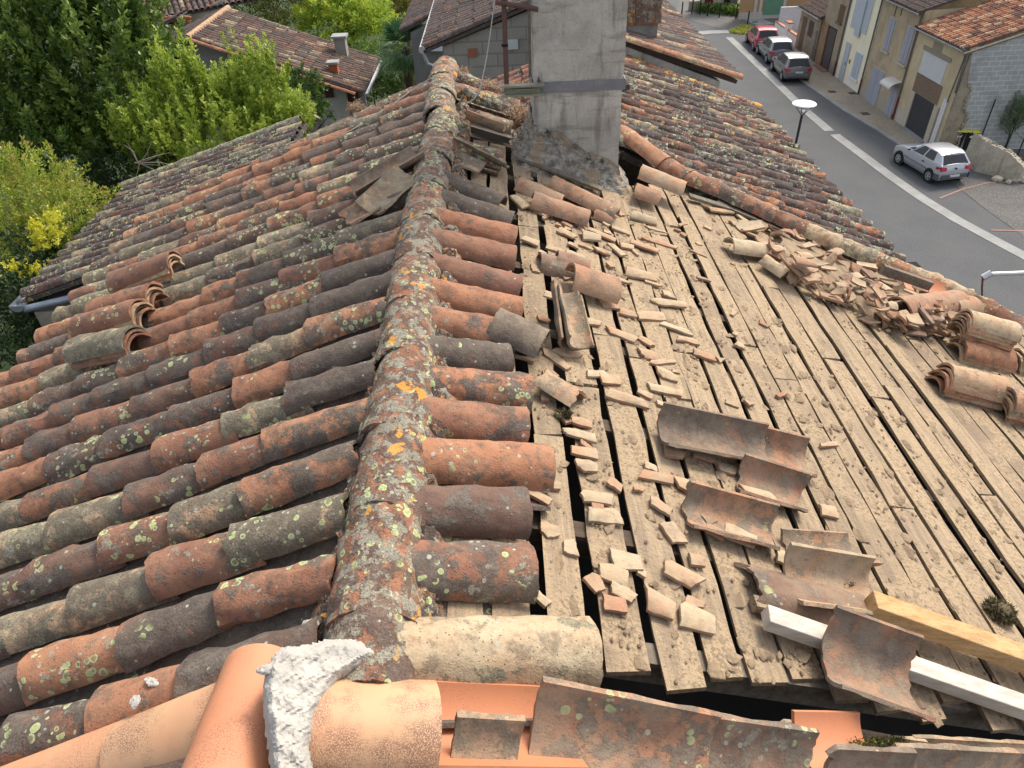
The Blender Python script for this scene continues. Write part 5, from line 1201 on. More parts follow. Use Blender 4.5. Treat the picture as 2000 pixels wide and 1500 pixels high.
c = at(110, 160, 14.5); tree('laurel_tree', 'huge dark green laurel tree filling the upper left corner', 'tree', (c[0], 14.5, -.1),
     [(c+[0, 0, 0], (2.0, 1.6, 2.3)), (at(40, 290, 13.6), (1.5, 1.2, 1.6)), (at(215, 150, 14.2), (1.05, 1.2, 1.9)), (at(160, 320, 13.6), (1.0, 1.0, 1.3)), (at(60, 40, 15.2), (2.2, 1.6, 2.2)), (at(235, 40, 15), (.85, 1.1, 1.8))],
     L_LAUREL, 1500, 62, .115, .62, .17, .28, upw=.72, hue=(.0, 1), wid=.42, inner=.55, seed=2)
c = at(430, 255, 13.6); tree('bay_tree', 'bright yellow green bay tree with upright shoots in front of the garden house', 'tree', (c[0], 13.6, -.1),
     [(c+[0, 0, -.35], (1.35, 1.1, 1.1)), (at(330, 285, 13.4), (.70, .8, .8)), (at(285, 290, 13.2), (.4, .6, .7)), (at(520, 280, 13.6), (.62, .8, .9)), (at(415, 220, 13.8), (.35, .4, .6)), (at(500, 195, 13.8), (.25, .3, .75)), (at(548, 190, 13.7), (.17, .2, .7)), (at(588, 260, 13.5), (.22, .4, .5)), (at(350, 205, 13.5), (.2, .25, .75)), (at(462, 215, 13.8), (.2, .25, .7)), (at(395, 190, 13.8), (.16, .2, .7))],
     L_BRIGHT, 1000, 60, .085, .50, .12, .16, upw=.8, hue=(.05, 1), wid=.36, inner=.5, seed=3)
c = at(60, 425, 10.4); tree('russet_shrub', 'rounded yellow green shrub with reddish tips below the big laurel', 'shrub', (c[0], 10.4, 0),
     [(c, (1.15, .9, .95)), (at(130, 455, 10.2), (.55, .6, .55)), (at(10, 400, 10.4), (.7, .7, .7)), (at(20, 500, 9.8), (.7, .7, .6))], L_RUSSET, 900, 40, .05, .24, .10, .1, upw=.45, hue=(.1, 1), inner=.6, seed=4)
c = at(60, 520, 8.9); e = empty('golden_privet', c, 'small golden yellow privet branches in front of the dark hedge', 'shrub'); e.location = (0, 0, 0)
crown('crown', L_YELLOW, e, [(at(88+22*sin(i*.5)+i*9-55, 498+((i-4)/4.0)**2*-20+(52 if i < 7 else 20)-(i > 6)*30, 8.7), (.16, .14, .13)) for i in range(11)], 170, 34, .045, .13, .055, upw=.5, inner=.2, seed=5); trunk(e, (c[0], c[1], 5), c, .04, seed=2)
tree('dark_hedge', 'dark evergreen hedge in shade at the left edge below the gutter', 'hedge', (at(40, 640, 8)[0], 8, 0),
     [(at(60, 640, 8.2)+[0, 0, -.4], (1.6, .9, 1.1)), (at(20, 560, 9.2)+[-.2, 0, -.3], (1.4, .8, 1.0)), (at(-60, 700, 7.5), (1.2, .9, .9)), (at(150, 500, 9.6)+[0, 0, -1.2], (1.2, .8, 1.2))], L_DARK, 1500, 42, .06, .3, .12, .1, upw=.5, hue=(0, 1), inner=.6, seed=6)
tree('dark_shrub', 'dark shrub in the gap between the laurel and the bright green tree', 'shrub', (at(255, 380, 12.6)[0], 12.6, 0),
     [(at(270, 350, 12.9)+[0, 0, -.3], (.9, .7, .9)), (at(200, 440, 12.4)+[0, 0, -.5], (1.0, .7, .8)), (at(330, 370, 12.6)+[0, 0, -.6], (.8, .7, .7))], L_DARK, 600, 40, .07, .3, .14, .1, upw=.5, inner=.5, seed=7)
# farther trees
tree('cypress_tree', 'dark olive tree at the top edge left of the bright lime tree', 'tree', (at(520, 40, 40)[0], 40, 0), [(at(510, 10, 40), (2.8, 2, 2.6)), (at(580, 20, 38), (1.6, 1.6, 2.2)), (at(450, -10, 41), (1.6, 1.6, 2.0))], L_OLIVE, 700, 34, .17, .8, .35, .3, upw=.5, hue=(0, .8), seed=8)
tree('lime_tree', 'bright lime green leafy tree at the top edge behind the garden house', 'tree', (at(680, 60, 36)[0], 36, 0), [(at(665, 45, 36), (1.9, 1.6, 1.4)), (at(720, 60, 35.5), (1.2, 1.2, 1.3)), (at(640, 20, 36), (1.0, 1, 1.0))], L_LIME, 700, 34, .15, .5, .32, .25, upw=.3, hue=(.0, 1), seed=9)
tree('golden_tree', 'golden green rounded tree at the top edge above the palm', 'tree', (at(795, 20, 44)[0], 44, 0), [(at(797, 10, 44), (1.35, 1.3, 1.3)), (at(780, 30, 43), (.8, .8, .8))], L_OLIVE, 420, 30, .15, .5, .3, .2, upw=.3, hue=(.5, 1), seed=10)
tree('clipped_hedge', 'clipped dark green hedge between the garden house and the palm', 'hedge', (at(720, 150, 29)[0], 29, 0), [(at(700, 130, 30), (1.1, .8, .9)), (at(745, 140, 29), (1.1, .8, 1.0)), (at(720, 190, 28), (1.2, .8, 1.2)), (at(770, 190, 27.5), (1.3, .8, 1.2)), (at(690, 60, 38)+[0, 0, -1.5], (4, 1, 1.6))], L_LAUREL, 1300, 26, .11, .25, .18, .1, upw=.3, hue=(.1, .8), inner=.7, seed=11)
tree('ivy', 'dark ivy bush against the cream wall of the garden house', 'shrub', (at(595, 200, 22)[0], 22, 0), [(at(588, 185, 22.5), (.65, .5, .8)), (at(600, 225, 22), (.6, .5, .6))], L_LAUREL, 260, 30, .10, .25, .15, .08, upw=.2, hue=(0, .6), seed=12)
def palm(px, y, R2, label, n=26, seed=3, hue=(0, .5)):
    rs = np.random.default_rng(seed); c = at(px[0], px[1], y); e = empty('palm', (c[0], y, 0), label, 'palm'); e.location = (0, 0, 0)
    g = G()
    for i in range(n):
        a = rs.uniform(0, 2*pi); el = rs.uniform(-.5, 1.2); ax = np.array([cos(a)*cos(el), sin(a)*cos(el), sin(el)]); st = c+ax*R2*.45; fan = R2*.62
        sd_ = np.cross(ax, (0, 0, 1)); sd_ /= np.linalg.norm(sd_); up = np.cross(sd_, ax); hb = hue[0]+(hue[1]-hue[0])*(1-(el+.5)/1.7)
        tw = rs.normal(0, .35); s2 = sd_*cos(tw)+up*sin(tw)
        g.add([c-s2*.012, c+s2*.012, st], [(0, 1, 2)], (hb, .5, .5, 1))
        for k in range(22):
            t = (k-10.5)/10.5*1.35; d = ax*cos(t)+s2*sin(t); e_ = st+d*fan*rs.uniform(.85, 1.05)-np.array([0, 0, 1])*fan*.16*rs.uniform(.4, 1.4); wv = np.cross(d, up); wv = np.cross(d, ax*0+up)*.022*R2
            m = (st*.45+e_*.55)+np.array([0, 0, .03])
            g.add([st, m+wv, e_, m-wv], [(0, 1, 2, 3)], (np.clip(hb+rs.normal(0, .1), 0, 1), .5, .5, 1))
    g.build('fronds', L_PALM, e); g = G(); tube(g, [(c[0], y, 0), c], [.13, .15], 10); g.build('trunk', BARK, e)
palm((792, 96), 25.5, 1.15, 'fan palm with blue green fronds in front of the clipped hedge', 30, 3)
palm((585, 215), 20.0, .62, 'small yellowing fan palm beside the cream wall of the garden house', 16, 5, (.5, 1))
g = G()
for i in range(9):
    a = at(268+random.uniform(-6, 6), 318, 11.9); q = a+np.array([random.uniform(-.3, .6), random.uniform(-.1, .1), random.uniform(-.35, .35)]); tube(g, [a, (a+q)/2+rng.normal(0, .03, 3), q], [.010, .007, .003], 5)
tag(g.build('bare_twigs', plain('pale_twig', (.36, .31, .25)), None), 'bare pale twigs in the dark gap under the bright green tree', 'twigs')

# ================================================================ STREET: HOUSES ON THE FAR SIDE
XF = 22.1; K = 1.299
def rect(g, y0, y1, z0, z1, x0, x1, tint=(.5, .3, .3, .5)): box(g, (x0, min(y0, y1)*K, z0*K), (x1, max(y0, y1)*K, z1*K), tint)
def part(name, par, mat, y0, y1, z0, z1, out=.0, inn=.1, **kw):
    g = G(); rect(g, y0, y1, z0, z1, XF-out, XF+inn); return g.build(name, mat, par, **kw)
def mat_facade(name, c1, c2, stain, low=None, zlow=1.2, sc=1.2):
    t = NT(name); p = t.pos(); c = t.mix(t.rng(t.noise(p, sc, 6, .6), .38, .64), c1, c2)
    mp = t.n('Mapping'); t.set(mp.inputs[0], p); mp.inputs['Scale'].default_value = (4, 4, .7)
    c = t.mix(t.math('MULTIPLY', t.rng(t.noise(mp.outputs[0], 1.0, 6, .65), .52, .75), .7), c, stain)
    c = t.mix(t.math('MULTIPLY', t.rng(t.noise(p, 14, 4), .5, .7), .25), c, stain)
    if low:
        sx = t.n('SeparateXYZ'); t.set(sx.inputs[0], p); z = t.math('ADD', sx.outputs[2], t.math('MULTIPLY', t.noise(p, 2, 4), 1.2)); c = t.mix(t.rng(z, zlow, zlow+.7, 1, 0), c, low)
    t.bump(t.noise(p, 25, 5, .6), .35, .02); return t.out(c, .93, .15)
TAN = mat_facade('tan_render', (.46, .37, .24), (.37, .30, .20), (.22, .18, .13), (.36, .32, .26), .9)
OCHRE = mat_facade('ochre_render', (.56, .46, .29), (.48, .39, .25), (.30, .25, .19), (.48, .43, .36), 1.0)
CREAM = mat_facade('cream_render', (.80, .74, .54), (.76, .70, .51), (.66, .60, .46), (.78, .75, .67), .6)
BARNW = mat_facade('barn_render', (.38, .31, .22), (.31, .25, .175), (.16, .13, .10), (.24, .21, .18), .9)
STONEW = mat_facade('rubble_stone', (.33, .28, .20), (.24, .205, .15), (.17, .14, .11), None, 1, 3.5)
SHUT = plain('grey_shutter_paint', (.335, .345, .40), (.30, .31, .36), 3, .6, .1, 20)
SHUTL = plain('light_shutter_paint', (.44, .48, .52), (.41, .45, .49), 3, .6)
REDP = plain('red_brown_pipe', (.17, .045, .035), (.12, .035, .03), 6, .5)
PIPE = plain('grey_pipe', (.15, .145, .14), (.11, .10, .10), 6, .6)
WHITE = plain('white_paint', (.72, .72, .72), (.66, .66, .66), 5, .6)
BEIGE = plain('beige_stone_trim', (.50, .44, .34), (.42, .37, .29), 6, .85)
BLACKM = plain('black_paint', (.018, .018, .02), (.014, .014, .015), 6, .6)
def house_box(name, label, y0, y1, z1, mat, roofc, xd=7.0, rise=.30, over=.35, tf=tf_dark, eave_mat=None, gut=True, rpitch=.24):
    e = empty(name, (XF, (y0+y1)/2*K, 0), label, 'house'); e.location = (0, 0, 0)
    g = G(); box(g, (XF, y0*K, -.1), (XF+.3, y1*K, z1*K)); box(g, (XF+.3, y0*K, -.1), (XF+xd, y0*K+.25, z1*K)); box(g, (XF+.3, y1*K-.25, -.1), (XF+xd, y1*K, z1*K)); g.build('wall', mat, e)
    if roofc:
        row_roof('roof', (XF+xd, y0*K-.02, z1*K+xd*rise), (0, (y1-y0)*K+.02, 0), (-(xd+over), 0, -(xd+over)*rise), FT, e, pitch=rpitch, exp=.36, tintf=tf)
    if gut:
        g = G(); halfgutter(g, (XF-over-.03, y0*K, z1*K-over*rise-.02), (XF-over-.03, y1*K, z1*K-over*rise-.02), .08); g.build('gutter', GALV, e)
    return e
# -- garage house
gr = house_box('garage_house', 'ochre garage house with a black door, white panel and orange tile roof', 27.05, 30.75, 3.78, OCHRE, True, tf=tf_red, xd=9.0)
BB = mat_block('breeze_block', (.36, .37, .355), (.31, .32, .31), (.48, .48, .46), .52, .225, msz=.022)
g = G(); ya = 27.05*K-.16; zt_ = 3.78*K; prism(g, [(XF+1.0, ya, -.1), (XF+9.5, ya, -.1), (XF+9.5, ya, zt_+9.5*.3-.15), (XF+.02, ya, zt_-.12), (XF+.30, ya, 3.4), (XF+.62, ya, 3.0), (XF+.55, ya, 2.3), (XF+.9, ya, 1.6), (XF+.85, ya, .9)], (0, .15, 0)); g.build('block_gable', BB, gr)
g = G(); prism(g, [(XF+.0, ya+.02, -.1), (XF+1.2, ya+.02, -.1), (XF+1.2, ya+.02, 3.2), (XF+.0, ya+.02, zt_-.3)], (0, .12, 0)); g.build('rubble_corner', STONEW, gr)
g = G()
for i in range(90):
    z = rng.uniform(.1, 3.3); x = XF+np.interp(z, [.1, 1, 1.6, 2.3, 3.0, 3.4], [.9, .85, .9, .55, .62, .3])+rng.normal(0, .05); r = rng.uniform(.03, .09); g.add(cv*[r, r*.5, r]+[x, ya-.01, z], cf)
g.build('rubble_edge', STONEW, gr, kind='stuff')
g = G(); d = np.array([9.5, 0, 9.5*.3]); obox(g, (XF-.3+4.9, ya-.05, zt_-.1+4.7*.3-.10), frame(d, (0, 0, 1)), (10.4, .12, .07)); g.build('rake_board', GREYWOOD, gr)
part('white_panel', gr, plain('white_panel_paint', (.58, .59, .59), (.53, .54, .54), 2, .8), 28.15, 29.95, 2.17, 2.98, .02)
part('lintel', gr, plain('stone_lintel', (.30, .27, .20), (.24, .21, .16), 5), 27.95, 30.1, 3.0, 3.16, .03)
part('vent_patch', gr, plain('grey_patch', (.33, .28, .19)), 28.75, 29.5, 3.17, 3.45, .005)
dg = part('garage_door', gr, plain('garage_black', (.045, .045, .048), (.04, .04, .043), 2, .6), 28.02, 29.65, .0, 1.44, .012, .0)
g = G()
for i in range(36):
    yy = 27.95+(30.0-27.95)*i/36; rect(g, yy, yy+.026, 1.46, 2.14, XF-.035, XF-.005)
g.build('slat_screen', plain('slat_wood', (.34, .25, .18), (.26, .19, .14), 8), gr)
part('slat_back', gr, plain('slat_back_dark', (.13, .085, .06)), 27.95, 30.02, 1.45, 2.15, .003)
for (a_, b_) in ((27.7, 28.02), (29.65, 29.95)): part('jamb', gr, BEIGE, a_, b_, 0, 1.46, .08)
part('door_sill', gr, CONC, 27.9, 29.85, -.05, .07, .25, .0)
g = G()
for q in ((27.42, 0), (27.30, .07)): rect(g, q[0], q[0]+.09, .0, 1.85, XF-.10, XF-.02)
tag(g.build('white_shutter_rails', WHITE, None), 'two long white rails standing against the ochre garage corner', 'rail')
g = G(); tube(g, [(XF-.12, 27.1*K, 3.6*K), (XF-.1, 27.1*K, 3.45*K), (XF-.1, 27.25*K, 1.8*K)], .035, 8); tube(g, [(XF-.4, 27.0*K, 3.74*K), (XF-.12, 27.0*K, 3.6*K), (XF-.05, 27.02*K, 2.2*K)], .04, 8); g.build('downpipe', PIPE, gr)
# -- tan house
th = house_box('tan_house', 'stained tan house with two purple grey window shutters and a little white door canopy', 30.75, 34.35, 4.28, TAN, True)
def shutters(par, y0, y1, z0, z1, mat, frame_=BEIGE, leafs=2, sill=True, out=.05):
    f = part('window', par, frame_, y0-.08, y1+.08, z0-.02, z1+.06, .015); w = (y1-y0)/leafs
    for k in range(leafs):
        g = G(); rect(g, y0+w*k+.012, y0+w*(k+1)-.012, z0, z1, XF-out, XF-.02); s = g.build('shutter', mat, f)
    if sill: g = G(); rect(g, y0-.12, y1+.12, z0-.10, z0-.025, XF-.12, XF-.02); g.build('sill', frame_, f)
shutters(th, 32.78, 33.3, 2.28, 3.5, SHUT); shutters(th, 31.08, 31.65, 2.16, 3.5, SHUT)
for nm, (y0_, y1_, z1_) in {'double_door': (32.58, 33.68, 1.44), 'door': (31.0, 31.62, 1.2)}.items():
    f = part(nm, th, BEIGE, y0_-.05, y1_+.05, -.05, z1_+.04, .012); w = (y1_-y0_)/2
    for k in range(2): g = G(); rect(g, y0_+w*k+.01, y0_+w*(k+1)-.01, 0, z1_, XF-.045, XF-.015); g.build('door_leaf', SHUT, f)
g = G(); ca, cb = 30.9*K, 31.85*K; V = []; Fq = []; n = 8
for k in range(n+1):
    t = k/n
    for yy in (ca, cb): V.append((XF-.65*sin(t*pi/2), yy, 1.50*K-.32*(1-cos(t*pi/2)))); V.append((XF-.65*sin(t*pi/2), yy, 1.50*K-.32*(1-cos(t*pi/2))-.02))
for k in range(n): a = 4*k; Fq += [(a, a+2, a+6, a+4), (a+1, a+5, a+7, a+3), (a, a+4, a+5, a+1), (a+2, a+3, a+7, a+6)]
Fq += [(0, 1, 3, 2), (4*n, 4*n+2, 4*n+3, 4*n+1)]
g.add(V, Fq); cn = g.build('canopy', plain('canopy_plastic', (.62, .60, .54), (.56, .54, .49), 4, .4), th)
g = G(); rect(g, 32.55, 32.6, 3.72, 4.05, XF-.02, XF-.005); rect(g, 33.05, 33.12, 3.6, 4.0, XF-.02, XF-.005); g.build('wall_vent', plain('dark_slot', (.12, .08, .05)), th)
g = G(); yy = 30.78*K; tube(g, [(XF-.3, yy+.15, 4.18*K), (XF-.07, yy+.1, 4.05*K), (XF-.07, yy, .95*K)], .045, 8); g.build('downpipe', PIPE, th)
g = G(); tube(g, [(XF-.07, yy, .95*K), (XF-.07, yy, .0)], .055, 8); g.build('pipe_foot', REDP, th)
part('dark_plinth', th, plain('dark_plinth', (.10, .085, .075)), 30.9, 31.65, -.05, .16, .02, .05)
# -- cream house
cr = house_box('cream_house', 'narrow freshly painted cream house with pale blue grey shutters and door', 34.38, 37.4, 4.9, CREAM, True)
shutters(cr, 35.15, 36.95, 2.42, 3.9, SHUTL, CREAM, 2, False); g = G(); rect(g, 35.75, 36.25, 2.2, 3.75, XF-.13, XF-.06); 
w_ = g.build('folded_shutter', SHUTL, cr)
f = part('door', cr, BEIGE, 36.36, 36.98, 0, 1.74, .012); g = G(); rect(g, 36.42, 36.9, .02, 1.68, XF-.04, XF-.015); g.build('door_leaf', SHUTL, f); g = G(); rect(g, 36.5, 36.54, .8, .9, XF-.07, XF-.042); g.build('handle', BLACKM, f)
shutters(cr, 34.95, 35.68, .52, 1.6, SHUTL, WHITE, 2, True)
g = G(); rect(g, 36.1, 36.2, .95, 1.12, XF-.03, XF-.005); g.build('letter_box', REDP, cr)
g = G(); yy = 34.4*K; tube(g, [(XF-.07, yy, 4.8*K), (XF-.07, yy, .7*K)], .045, 8); g.build('downpipe', PIPE, cr); g = G(); tube(g, [(XF-.07, yy, .7*K), (XF-.07, yy, 0)], .055, 8); g.build('pipe_foot', REDP, cr)
# -- barn
br = house_box('barn_house', 'rough brown barn house with a tall dark wooden door in a deep brick opening', 37.42, 40.1, 4.4, BARNW, True)
part('opening', br, plain('dark_opening', (.05, .035, .03)), 38.3, 39.75, 0, 1.98, .006, .05); part('wooden_door', br, plain('old_door_wood', (.11, .085, .075), (.07, .055, .05), 8), 38.35, 39.2, 0, 1.9, .03)
part('brick_pier', br, mat_block('pier_brick', (.30, .17, .09), (.26, .14, .08), (.30, .24, .16), .22, .08, True), 39.35, 40.05, 0, 2.0, .08, .05)
f = part('hay_window', br, plain('wood_window', (.16, .09, .05)), 37.95, 38.6, 2.3, 3.1, .012)
g = G(); rect(g, 37.95, 38.6, 2.24, 2.32, XF-.12, XF); g.build('lintel_beam', GREYWOOD, br)
g = G(); yy = 37.5*K; tube(g, [(XF-.07, yy, 4.3*K), (XF-.07, yy, .7*K)], .045, 8); g.build('downpipe', PIPE, br); g = G(); tube(g, [(XF-.07, yy, .7*K), (XF-.07, yy, 0)], .055, 8); g.build('pipe_foot', REDP, br)
g = G(); rect(g, 38.2, 39.6, -.05, .05, XF-.45, XF-.02); g.build('brick_step', plain('step_brick', (.26, .14, .10)), br)
# -- low stone house
ls = house_box('stone_house', 'low rubble stone house with brown roof and small window between barn and white wall', 40.12, 43.4, 2.22, STONEW, True, xd=5)
part('door', ls, plain('brown_door', (.14, .10, .065)), 42.35, 42.95, 0, 1.72, .02); part('window', ls, plain('dark_window', (.10, .06, .05)), 41.3, 41.95, .95, 1.7, .015)
part('door', ls, plain('grey_door', (.16, .14, .12)), 40.35, 40.8, 0, 1.45, .02)
g = G(); tube(g, [(XF-.07, 40.3*K, 2.1*K), (XF-.07, 40.3*K, 0)], .05, 8); g.build('downpipe', plain('copper_pipe', (.28, .17, .12)), ls)
# -- white garden wall with coping and two pillars
ww = empty('garden_wall', (XF, 45*K, 0), 'white garden wall with red brick coping and two small pillars at the street corner', 'wall'); ww.location = (0, 0, 0)
g = G(); rect(g, 43.4, 44.9, 0, .55, XF, XF+.2); rect(g, 45.2, 47.2, 0, .55, XF, XF+.2); g.build('wall', WHITE, ww)
g = G(); rect(g, 43.4, 44.9, .555, .62, XF-.03, XF+.23); rect(g, 45.2, 47.2, .555, .62, XF-.03, XF+.23); g.build('coping', plain('coping_brick', (.42, .20, .13)), ww)
for y_ in (44.95, 45.25): 
    g = G(); rect(g, y_-.09, y_+.09, 0, .92, XF-.05, XF+.25); pl_ = g.build('pillar', WHITE, ww); g = G(); rect(g, y_-.13, y_+.13, .925, 1.0, XF-.1, XF+.3); g.build('pillar_cap', plain('cap_brick', (.40, .19, .12)), pl_)
g = G(); box(g, (XF+.3, 47.2*K, 0), (XF+5, 47.2*K+.2, 1.75)); o = g.build('white_wall', plain('lilac_white_wall', (.52, .52, .56), (.48, .48, .52), 1), None); tag(o, 'plain bluish white boundary wall behind the garden wall', 'wall')
# -- buildings closing the street
eb = empty('ochre_corner_house', (20, 68, 0), 'orange ochre house with a green garage shutter at the end of the street', 'house'); eb.location = (0, 0, 0)
YE = 66.0
g = G(); a = PY(1440, 55, YE); b = PY(1640, 40, YE); box(g, (a[0], YE, -.1), (b[0]+3, YE+.3, 6)); g.build('wall', plain('orange_ochre', (.40, .25, .12), (.36, .22, .11), 1, .9), eb)
g = G(); a = PY(1440, 55, YE); box(g, (a[0], YE-.03, -.1), (b[0]+3, YE, .55)); g.build('plinth', plain('pale_plinth', (.46, .44, .38)), eb)
a = PY(1490, 22, YE); b = PY(1526, 22, YE); g = G(); box(g, (a[0], YE-.06, .3), (b[0], YE-.02, 3.0)); g.build('garage_shutter', plain('green_shutter', (.12, .24, .16), (.10, .21, .14), 3), eb)
for u in (1484, 1530, 1474): a = PY(u, 20, YE); g = G(); box(g, (a[0]-.12, YE-.05, -.1), (a[0]+.12, YE-.01, 6)); g.build('pilaster', plain('pale_trim', (.50, .46, .40)), eb)
rh = empty('cream_back_house', (12, 72, 0), 'cream wall with a dark red door far behind the row of bollards', 'house'); rh.location = (0, 0, 0)
g = G(); a = PY(1365, 20, 70); b = PY(1438, 20, 70); box(g, (a[0], 70, -.1), (b[0], 70.3, 5)); g.build('wall', plain('cream_far', (.46, .42, .33), (.40, .36, .29), 1), rh)
a = PY(1376, 5, 70); b = PY(1392, 5, 70); g = G(); box(g, (a[0], 69.93, .2), (b[0], 69.98, 2.4)); g.build('door', plain('dark_red_door', (.13, .02, .025)), rh)
g = G(); a = PZ(1345, 22); b = PZ(1368, 18); box(g, (a[0], a[1], 0), (b[0], a[1]+.3, .8)); tag(g.build('low_wall', plain('low_wall_render', (.33, .28, .23)), None), 'low beige wall at the far left end of the bollard row', 'wall')
# planting beds
def bed(label, pts, mat, n, size, hh, name='planting_bed', seed=1, hue=(0, 1)):
    rs = np.random.default_rng(seed); g = G(); P_ = [PZ(*p) for p in pts]; C_ = []
    us = [p[0] for p in pts]; vs = [p[1] for p in pts]
    while len(C_) < n:
        u, v = rs.uniform(min(us), max(us)), rs.uniform(min(vs), max(vs))
        if inside(u, v, pts): q = PZ(u, v); q[2] = rs.random()*hh; C_.append(q)
    C_ = np.array(C_); leaves(g, C_, rs.normal(0, .6, (n, 3))+[0, 0, .8], size, np.clip(hue[0]+(hue[1]-hue[0])*rs.random(n), 0, 1), .4, rs)
    o = g.build(name, mat, None, kind='stuff'); return o
bed('', [(1360, 22), (1440, 22), (1452, 34), (1440, 33), (1400, 28), (1358, 26)], L_LAUREL, 3500, .22, .7, 'shrub_bed', 2)
bed('', [(1430, 58), (1450, 50), (1472, 54), (1468, 66), (1445, 68), (1424, 64)], L_RUSSET, 1800, .16, .18, 'flower_bed', 3, (.2, 1))
# ---- bollards
BP = [(1331, 32), (1351, 27), (1366, 29), (1381, 32), (1404, 35), (1437, 37), (1459, 52), (1467, 36)]
b0 = None
BL = ['leftmost, beside the brown roof', 'second from the left', 'third from the left', 'fourth from the left', 'fifth from the left', 'last before the stop sign', 'standing alone by the small flower bed', 'right of the stop sign']
for i, p in enumerate(BP):
    q = PZ(*p); h = 1.15; e = empty('bollard', q, 'black street bollard, '+BL[i], 'bollard', 'black bollards at the end of the street')
    g = G(); tube(g, [(0, 0, 0), (0, 0, h-.12)], .06, 10); g.build('post', BLACKM, e, smooth=True); g = G(); tube(g, [(0, 0, h-.115), (0, 0, h)], [.07, .05], 10); g.build('top', BLACKM, e, smooth=True)
# ---- stop sign
q = PZ(1453, 33); e = empty('stop_sign', q, 'red octagonal stop sign on a grey post beyond the parked red car', 'road sign')
g = G(); tube(g, [(0, 0, 0), (0, 0, 2.1)], .04, 8); g.build('post', GALV, e); hc = PY(1457, 4, q[1])[2]
def octo(r, y): return [(r*cos(pi/8+k*pi/4), y, hc+r*sin(pi/8+k*pi/4)) for k in range(8)]
g = G(); prism(g, octo(.42, -.05), (0, -.02, 0)); g.build('rim', WHITE, e); g = G(); prism(g, octo(.38, -.072), (0, -.006, 0)); fp = g.build('face', plain('sign_red', (.55, .03, .03), (.5, .03, .03), 3, .4), e)
def text(s, size, loc, rot, mat, par, name='lettering', ext=.004):
    c = bpy.data.curves.new(name, 'FONT'); c.body = s; c.size = size; c.extrude = ext; c.align_x = 'CENTER'; c.align_y = 'CENTER'
    tmp = bpy.data.objects.new(name, c); COL.objects.link(tmp); bpy.context.view_layer.update(); me = bpy.data.meshes.new_from_object(tmp); bpy.data.objects.remove(tmp)
    o = bpy.data.objects.new(name, me); COL.objects.link(o); me.materials.clear(); me.materials.append(mat); o.location = loc; o.rotation_euler = rot; o.parent = par; return o
text('STOP', .28, (0, -.086, hc), (pi/2, 0, 0), WHITE, fp)
g = G(); box(g, (-.14, -.06, .75), (.06, -.045, 1.35)); g.build('plate', plain('sign_back', (.5, .54, .6)), e)
# ---- street lamp
LY = 26.4; hp = PY(1571, 203, LY); e = empty('street_lamp', (hp[0], LY, 0), 'street lamp with a white saucer head on a dark pole above the road', 'street lamp')
hz = hp[2]
g = G(); tube(g, [(0, 0, 0), (0, 0, 1.0), (0, 0, hz-.42)], [.075, .055, .045], 12); g.build('pole', plain('lamp_pole_paint', (.035, .037, .04)), e, smooth=True)
g = G()
for k in range(5): a = 2*pi*k/5+.3; tube(g, [(0, 0, hz-.44), (.16*cos(a), .16*sin(a), hz-.24), (.30*cos(a), .30*sin(a), hz-.08)], .012, 6)
g.build('bracket', BLACKM, e)
def lathe(g, prof, n=32, tint=(.5, .3, .3, .5)):
    V = [(r*cos(2*pi*k/n), r*sin(2*pi*k/n), z) for r, z in prof for k in range(n)]; m = len(prof)
    Fq = [(i*n+k, i*n+(k+1) % n, (i+1)*n+(k+1) % n, (i+1)*n+k) for i in range(m-1) for k in range(n)]; Fq.append(tuple(range((m-1)*n, m*n))); Fq.append(tuple(range(n-1, -1, -1))); g.add(V, Fq, tint)
g = G(); lathe(g, [(.16, hz-.16), (.30, hz-.08), (.425, hz-.02), (.43, hz+.01), (.40, hz+.035), (.2, hz+.06), (.02, hz+.07)]); g.build('lamp_head', plain('lamp_white', (.72, .76, .78), (.68, .72, .74), 4, .35), e, smooth=True)
# ---- galvanised scaffold tube at the right edge
e = empty('scaffold_tube', (0, 0, 0), 'galvanised scaffold tube with a bent end sticking in from the right edge', 'tube'); e.location = (0, 0, 0)
a = PY(1928, 536, 4.9); b = PY(2500, 514, 4.9); c_ = PR(1918, 578, .05); g = G(); tube(g, [a, b], .019, 12); g.build('tube', GALV, e, smooth=True)
g = G(); tube(g, [a+[-.025, 0, -.03], a+[.03, 0, .012]], .027, 10); g.build('coupler', GALV, e); g = G(); tube(g, [a+[-.03, 0, -.01], PY(1918, 560, 4.9), c_], .008, 6); g.build('hook', RUST, e)
# ---- bins
def bin_(px, label, rz):
    q = PZ(*px, .03); e = empty('wheelie_bin', q, label, 'bin', 'bins at the house corner', rz)
    g = G(); V = boxv((-.22, -.27, .06), (.22, .27, .95)); V[4:] *= [1.2, 1.2, 1]; g.add(V, BOXF); g.build('body', plain('bin_black', (.02, .02, .022), (.018, .018, .02), 4, .5), e)
    g = G(); V = boxv((-.28, -.37, .955), (.28, .35, 1.02)); V[4:6, 1] += .04; g.add(V, BOXF); g.build('lid', plain('bin_yellow', (.62, .56, .02), (.58, .52, .02), 4, .5), e)
    for s in (-1, 1): g = G(); tube(g, [(s*.2-.03, .25, .1), (s*.2+.03, .25, .1)], .1, 14); g.build('wheel', BLACKM, e)
    g = G(); prism(g, [(-.12, -.318, .70), (-.02, -.318, .66), (.10, -.32, .72), (.13, -.322, .80), (.04, -.320, .75), (-.03, -.321, .79)], (0, -.006, 0)); g.build('emblem', WHITE, e)
bin_((1862, 290), 'black wheelie bin with yellow lid, next to the garage corner', radians(-20)); bin_((1886, 291), 'black wheelie bin with yellow lid, next to the stone wall end', radians(-20))
